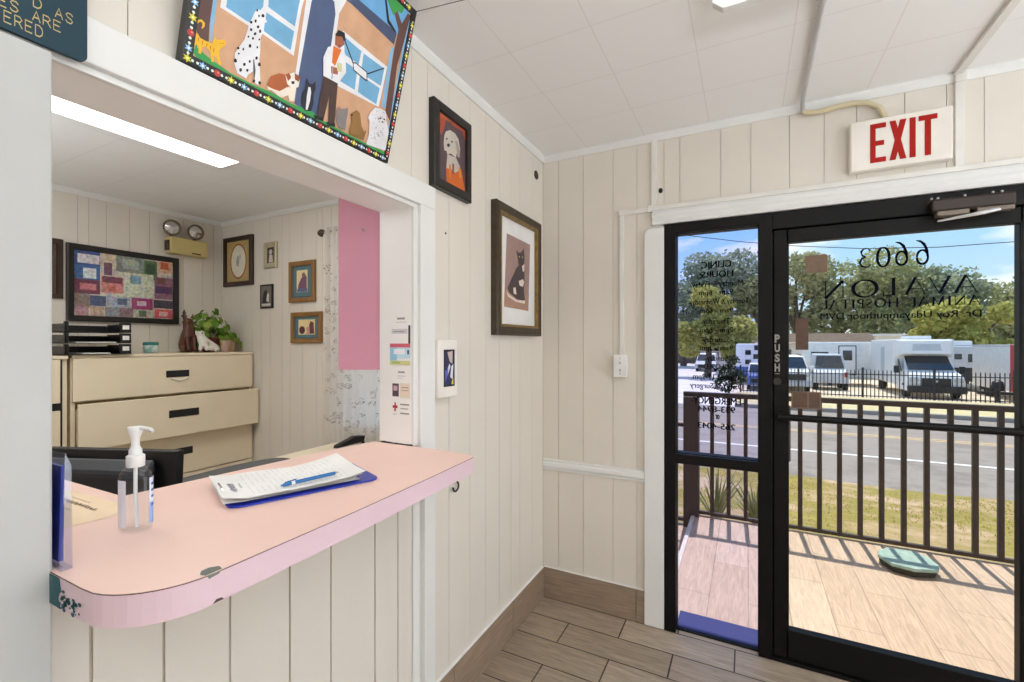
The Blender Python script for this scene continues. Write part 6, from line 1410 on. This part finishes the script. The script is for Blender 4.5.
for x in (2.30, 3.90):
    b = MB(); b.box((x - .13, 25.43, G + .84), (x + .13, 25.6, G + 1.02), .03); b.build('headlight', HL, t)
    b = MB(); b.box((x + (-.36 if x < 3 else .16), 26.75, G + 1.15), (x + (-.16 if x < 3 else .36), 26.87, G + 1.36), .03); b.build('mirror', CW, t)
    for y in (26.4, 29.2): wheel(t, x, y, .38)
for x in (2.5, 3.7):
    b = MB(); b.tube([(x, 27.4, G + 1.93), (x, 29.5, G + 1.95)], .025, 6); b.build('roof_rail', GR_, t)
# panel van
t = thing('cargo_van', 'pale grey panel van parked between the suv and the travel trailer', 'van', (5.3, 30, G))
b = MB(); xsec(b, [(29.9, G + .4, 0), (27.6, G + .4, 0), (27.6, G + .95, .04), (28.2, G + 1.15, .05), (28.6, G + 1.95, .16), (29.9, G + 1.98, .16)], 4.30, 5.95, 0, 0); b.build('body', CG, t, bevel=.04)
b = MB(); b.prism([(4.45, 28.22, G + 1.2), (5.8, 28.22, G + 1.2), (5.68, 28.54, G + 1.86), (4.57, 28.54, G + 1.86)], (0, -.04, .02)); b.build('windshield', WG, t)
b = MB(); b.box((5.72, 27.57, G + .75), (5.86, 27.62, G + 1.02), .02); b.build('marker_light', RR, t)
for x in (4.45, 5.8):
    for y in (28.0, 29.5): wheel(t, x, y)
# travel trailer with a door
t = thing('travel_trailer', 'white travel trailer with a narrow door standing behind the panel van', 'trailer', (6.3, 32.5, G))
b = MB(); b.box((4.2, 31.4, G + .5), (7.9, 33.6, G + 2.66), .06); b.build('body', RV, t)
b = MB(); b.box((6.0, 31.375, G + .66), (6.9, 31.42, G + 2.45), .02); b.build('door_frame', GR_, t)
b = MB(); b.box((6.05, 31.36, G + .7), (6.85, 31.42, G + 2.4), .02); d_ = b.build('door', CW, t)
b = MB(); b.box((6.22, 31.34, G + 1.55), (6.68, 31.37, G + 2.15), .01); b.build('door_window', WG, d_)
b = MB(); b.box((4.2, 31.385, G + 1.0), (6.0, 31.41, G + 1.06)); b.box((6.9, 31.385, G + 1.0), (7.9, 31.41, G + 1.06)); b.build('trim_strip', CG, t)
b = MB(); b.box((4.6, 31.36, G + 1.5), (5.5, 31.41, G + 2.05), .02); b.build('window', WG, t)
for y in (31.6, 33.4): wheel(t, 5.6, y)
b = MB(); b.prism([(7.9, 32.1, G + .45), (7.9, 32.9, G + .45), (8.6, 32.5, G + .45)], (0, 0, .1)); b.build('tow_tongue', GR_, t)
# grey rv behind
t = thing('camper_trailer', 'grey camper with a white roof unit standing between the motorhome and the red-nosed trailer', 'trailer', (12, 33, G))
b = MB(); b.box((10.75, 31.0, G + .5), (13.2, 33.6, G + 2.42), .08); b.build('body', CG, t)
b = MB(); b.box((11.15, 31.5, G + 2.42), (12.1, 32.5, G + 2.72), .06); b.build('roof_unit', CW, t)
b = MB(); b.box((11.0, 30.97, G + 1.7), (11.5, 31.02, G + 2.0), .02); b.build('window', WG, t)
b = MB(); b.box((11.75, 30.97, G + 1.55), (12.2, 31.02, G + 2.0), .02); b.build('window', WG, t)
b = MB(); b.box((10.75, 30.96, G + .5), (13.2, 31.0, G + 1.25), .02); b.build('lower_panel', GR_, t)
for x in (11.0, 12.9): wheel(t, x, 32.6)
# box trailer with red nose
t = thing('box_trailer', 'white enclosed trailer with a red nose beside the hinge side of the door', 'trailer', (12.3, 27, G))
b = MB(); b.box((11.36, 25.5, G + .45), (13.3, 29.3, G + 2.52), .03); b.build('body', RV, t)
b = MB(); b.prism([(11.36, 25.5, G + .45), (13.3, 25.5, G + .45), (13.2, 24.6, G + .45), (11.42, 24.6, G + .45)], (0, 0, 2.07)); b.build('nose', RR, t)
b = MB(); b.box((11.34, 25.5, G + 2.42), (11.37, 29.3, G + 2.52)); b.build('trim_strip', CG, t)
b = MB(); b.prism([(11.75, 24.62, G + .4), (12.9, 24.62, G + .4), (12.33, 24.15, G + .4)], (0, 0, .1)); b.build('tow_tongue', GR_, t)
for x in (11.5, 13.15): wheel(t, x, 27.8)
t = thing('trailer_jack', 'black trailer tongue jack and frame standing behind the fence under the white trailer', 'trailer tongue', (10.9, 25.0, G))
b = MB(); b.tube([(10.75, 24.9, G), (10.75, 24.9, G + 1.0)], .06, 8); b.lathe([(.0, 0), (.2, .02), (.22, .1), (.18, .4), (.05, .5)], (10.75, 24.9, G + .5), 12); b.build('jack', M['black'], t)
b = MB(); b.box((10.1, 24.85, G + .35), (11.35, 24.95, G + .47)); b.box((10.3, 24.85, G + .35), (10.4, 26.5, G + .45)); b.build('tongue_frame', M['black'], t)
# blue and white camper and car behind the sidelight
t = thing('camper_trailer', 'blue and white camper with dark windows seen through the sidelight', 'trailer', (1.3, 33, G))
b = MB(); b.box((.42, 30.0, G + .5), (2.1, 36, G + 2.55), .08); b.build('body', RV, t)
b = MB(); b.box((.40, 29.97, G + .5), (2.12, 30.02, G + 1.1), .01); b.build('lower_panel', RB, t)
for x0, z0 in ((.95, 1.85), (1.4, 1.6), (1.45, 2.15), (.95, 1.25)):
    b = MB(); b.box((x0, 29.96, G + z0), (x0 + .32, 30.01, G + z0 + .3), .01); b.build('window', WG, t)
for x in (.6, 1.95): wheel(t, x, 33)
t = thing('car', 'blue car parked nose to the fence beside the mullion', 'car', (1.5, 27, G))
b = MB(); xsec(b, [(28.9, G + .3, 0), (25.6, G + .3, 0), (25.5, G + .6, .04), (25.6, G + .85, .06), (26.5, G + .95, .05), (28.9, G + .95, .05)], 1.05, 2.0 + .02, 0, 0); b.build('body', RB, t, bevel=.04)
b = MB(); xsec(b, [(28.7, G + .93, .04), (26.4, G + .93, .06), (27.0, G + 1.42, .14), (28.4, G + 1.42, .14)], 1.05, 2.02, 0, 0); b.build('cabin', CW, t, bevel=.04)
b = MB(); b.prism([(1.15, 26.42, G + .98), (1.92, 26.42, G + .98), (1.86, 26.94, G + 1.38), (1.22, 26.94, G + 1.38)], (0, -.04, .02)); b.build('windshield', WG, t)
b = MB(); b.box((1.25, 25.46, G + .45), (1.82, 25.54, G + .68), .02); b.build('grille', GR_, t)
for x in (1.12, 1.95):
    for y in (26.3, 28.2): wheel(t, x, y, .3, .16)
t = thing('minivan', 'white minivan standing in the sunny side street', 'car', (-2.3, 44, G))
b = MB(); xsec(b, [(46.5, G + .3, 0), (42.1, G + .3, 0), (42.0, G + .7, .05), (42.8, G + .95, .06), (46.5, G + .95, .05)], -3.2, -1.35, 0, 0); b.build('body', CG, t, bevel=.04)
b = MB(); xsec(b, [(46.4, G + .93, .06), (42.8, G + .93, .08), (43.6, G + 1.6, .2), (46.1, G + 1.65, .2)], -3.2, -1.35, 0, 0); b.build('cabin', CW, t, bevel=.04)
b = MB(); b.prism([(-3.05, 42.85, G + 1.0), (-1.5, 42.85, G + 1.0), (-1.62, 43.5, G + 1.52), (-2.93, 43.5, G + 1.52)], (0, -.04, .02)); b.build('windshield', WG, t)
b = MB(); b.box((-2.9, 41.95, G + .35), (-1.65, 42.02, G + .65), .02); b.build('grille', GR_, t)
for x in (-3.05, -1.5):
    for y in (43, 45.6): wheel(t, x, y, .33)

# buildings behind the lot
t = thing('low_building', 'long low white building with a brown ribbed roof behind the parked trailers', 'building', (3.5, 41, G))
b = MB(); b.box((-1.0, 38.8, G), (9.0, 43.6, G + 2.62)); wl = b.build('wall', mat('white_render', (224, 220, 214), .8), t)
b = MB()
b.prism([(-1.4, y, z) for y, z in ((38.4, G + 2.5), (38.4, G + 2.6), (41.2, G + 3.32), (44, G + 2.6), (44, G + 2.5))], (10.8, 0, 0))
for k in range(11): b.box((-1.4, 38.6 + k * .25, G + 2.66 + k * .0643), (9.4, 38.68 + k * .25, G + 2.73 + k * .0643))
b.build('roof', mat('brown_ribbed_roof', (196, 172, 150), .7, var=.1), t)
for x in (1.2, 3.2, 7.2):
    b = MB(); b.box((x, 38.76, G + 1.1), (x + .9, 38.82, G + 2.1)); b.build('window', WG, wl)
t = thing('roof_cabin', 'small white box shaped rooftop cabin behind the brown roof', 'building', (11.2, 46, G))
b = MB(); b.box((10.5, 45, G), (12.2, 47, G + 3.2)); b.build('wall', mat('cream_render', (226, 222, 208), .8), t)
b = MB(); b.box((10.3, 44.8, G + 3.2), (12.4, 47.2, G + 3.36)); b.build('roof', M['white'], t)
t = thing('street_wall', 'low brown wall closing the far end of the side street', 'wall', (-6, 60, G))
b = MB(); b.box((-14, 60, G), (-.5, 60.3, G + 1.5)); b.build('panel', mat('brown_block_wall', (140, 122, 112), .9), t)
b = MB(); b.box((-14.05, 59.95, G + 1.5), (-.45, 60.35, G + 1.6)); b.build('coping', M['concrete'], t)

# overhead wire
t = tag(thing('overhead_wire', 'x', 'cable', (3, 12, 4)), 'dark overhead utility wire sagging across the sky above the trees', 'cable')
b = MB(); b.tube([(-12, 12, 7.9), (-4, 12, 5.5), (-.849, 12, 4.72), (.87, 12, 4.32), (2.081, 12, 4.085), (3.714, 12, 3.85), (5.159, 12, 3.75), (6.562, 12, 3.75), (9, 12, 3.95), (16, 12, 5.2)], .010, 6); b.build('wire', M['black'], t)

# ------------------------------------------------------------------ light, sky, camera
sun = bpy.data.lights.new('sun', 'SUN'); sun.energy = SUN_E; sun.angle = radians(.6); sun.color = (1, .95, .87)
so = bpy.data.objects.new('sun', sun); col.objects.link(so); so.rotation_euler = (radians(-23.7), radians(-1.0), 0); so.location = (0, 10, 20)
wd = bpy.data.worlds.new('sky'); sc.world = wd; wd.use_nodes = True; nt = wd.node_tree; nt.nodes.clear(); L = nt.links.new
out = nt.nodes.new('ShaderNodeOutputWorld'); bg = nt.nodes.new('ShaderNodeBackground'); L(bg.outputs[0], out.inputs[0])
tc = N(nt, 'ShaderNodeTexCoord'); sp = N(nt, 'ShaderNodeSeparateXYZ'); L(tc.outputs['Generated'], sp.inputs[0])
cr = N(nt, 'ShaderNodeValToRGB'); e = cr.color_ramp.elements; e[0].position = 0; e[0].color = lin((214, 232, 246)); e[1].position = .6; e[1].color = lin((104, 164, 232))
x_ = e.new(.22); x_.color = lin((146, 200, 244)); L(sp.outputs['Z'], cr.inputs[0])
mp = N(nt, 'ShaderNodeMapping'); mp.inputs['Scale'].default_value = (1, 1, 2.6); mp.inputs['Location'].default_value = (.35, .2, .1); L(tc.outputs['Generated'], mp.inputs[0])
no = N(nt, 'ShaderNodeTexNoise'); no.inputs['Scale'].default_value = 4.2; no.inputs['Detail'].default_value = 7; no.inputs['Roughness'].default_value = .55; L(mp.outputs[0], no.inputs['Vector'])
mr = N(nt, 'ShaderNodeMapRange'); mr.inputs['From Min'].default_value = .49; mr.inputs['From Max'].default_value = .62; L(no.outputs['Fac'], mr.inputs['Value'])
mx = N(nt, 'ShaderNodeMix', data_type='RGBA'); mx.inputs[7].default_value = lin((250, 250, 252)); L(mr.outputs[0], mx.inputs[0]); L(cr.outputs[0], mx.inputs[6]); L(mx.outputs[2], bg.inputs[0])
bg.inputs[1].default_value = SKY_E

def area(name, loc, rot, sx, sy, w_, c):
    l = bpy.data.lights.new(name, 'AREA'); l.shape = 'RECTANGLE'; l.size = sx; l.size_y = sy; l.energy = w_; l.color = c
    o = bpy.data.objects.new(name, l); col.objects.link(o); o.location = loc; o.rotation_euler = rot; return o
area('side_wall_fill', (3.12, -1.25, 1.35), (0, radians(90), 0), 1.9, 2.0, SIDE_W, (.88, .94, 1))  # fill light added at the side wall, which has no window
area('ceiling_fill', (2.1, -2.9, 1.75), (radians(180), 0, 0), .5, .5, CEIL_FILL_W, (.84, .92, 1))  # upward lamp added to lighten the lobby ceiling, standing in for a flash
area('office_ceiling_fill', (-1.7, -2.8, 1.6), (radians(180), 0, 0), .5, .5, OFF_W, (.88, .94, 1))  # second upward lamp, added to lighten the office ceiling

cam = bpy.data.cameras.new('camera'); co = bpy.data.objects.new('camera', cam); col.objects.link(co); sc.camera = co
cam.sensor_width = 36; cam.lens = 455 / 1024 * 36; cam.clip_start = .02; cam.clip_end = 400
co.location = (1.042, -2.408, 1.45); co.rotation_euler = (radians(90), 0, radians(27.3)); cam.shift_y = 2 / 1024
sc.view_settings.view_transform = 'Standard'; sc.view_settings.look = 'None'; sc.view_settings.exposure = 0.0; sc.view_settings.gamma = 1.0; sc.view_settings.use_curve_mapping = False
sc.cycles.max_bounces = 10; sc.cycles.diffuse_bounces = 6; sc.cycles.transparent_max_bounces = 24; sc.cycles.sample_clamp_indirect = 6.0
for m_, s_ in ((M['lamp'], 3.5), (M['officelamp'], 8.0)):
    for n_ in m_.node_tree.nodes:
        if n_.type == 'EMISSION': n_.inputs[1].default_value = s_
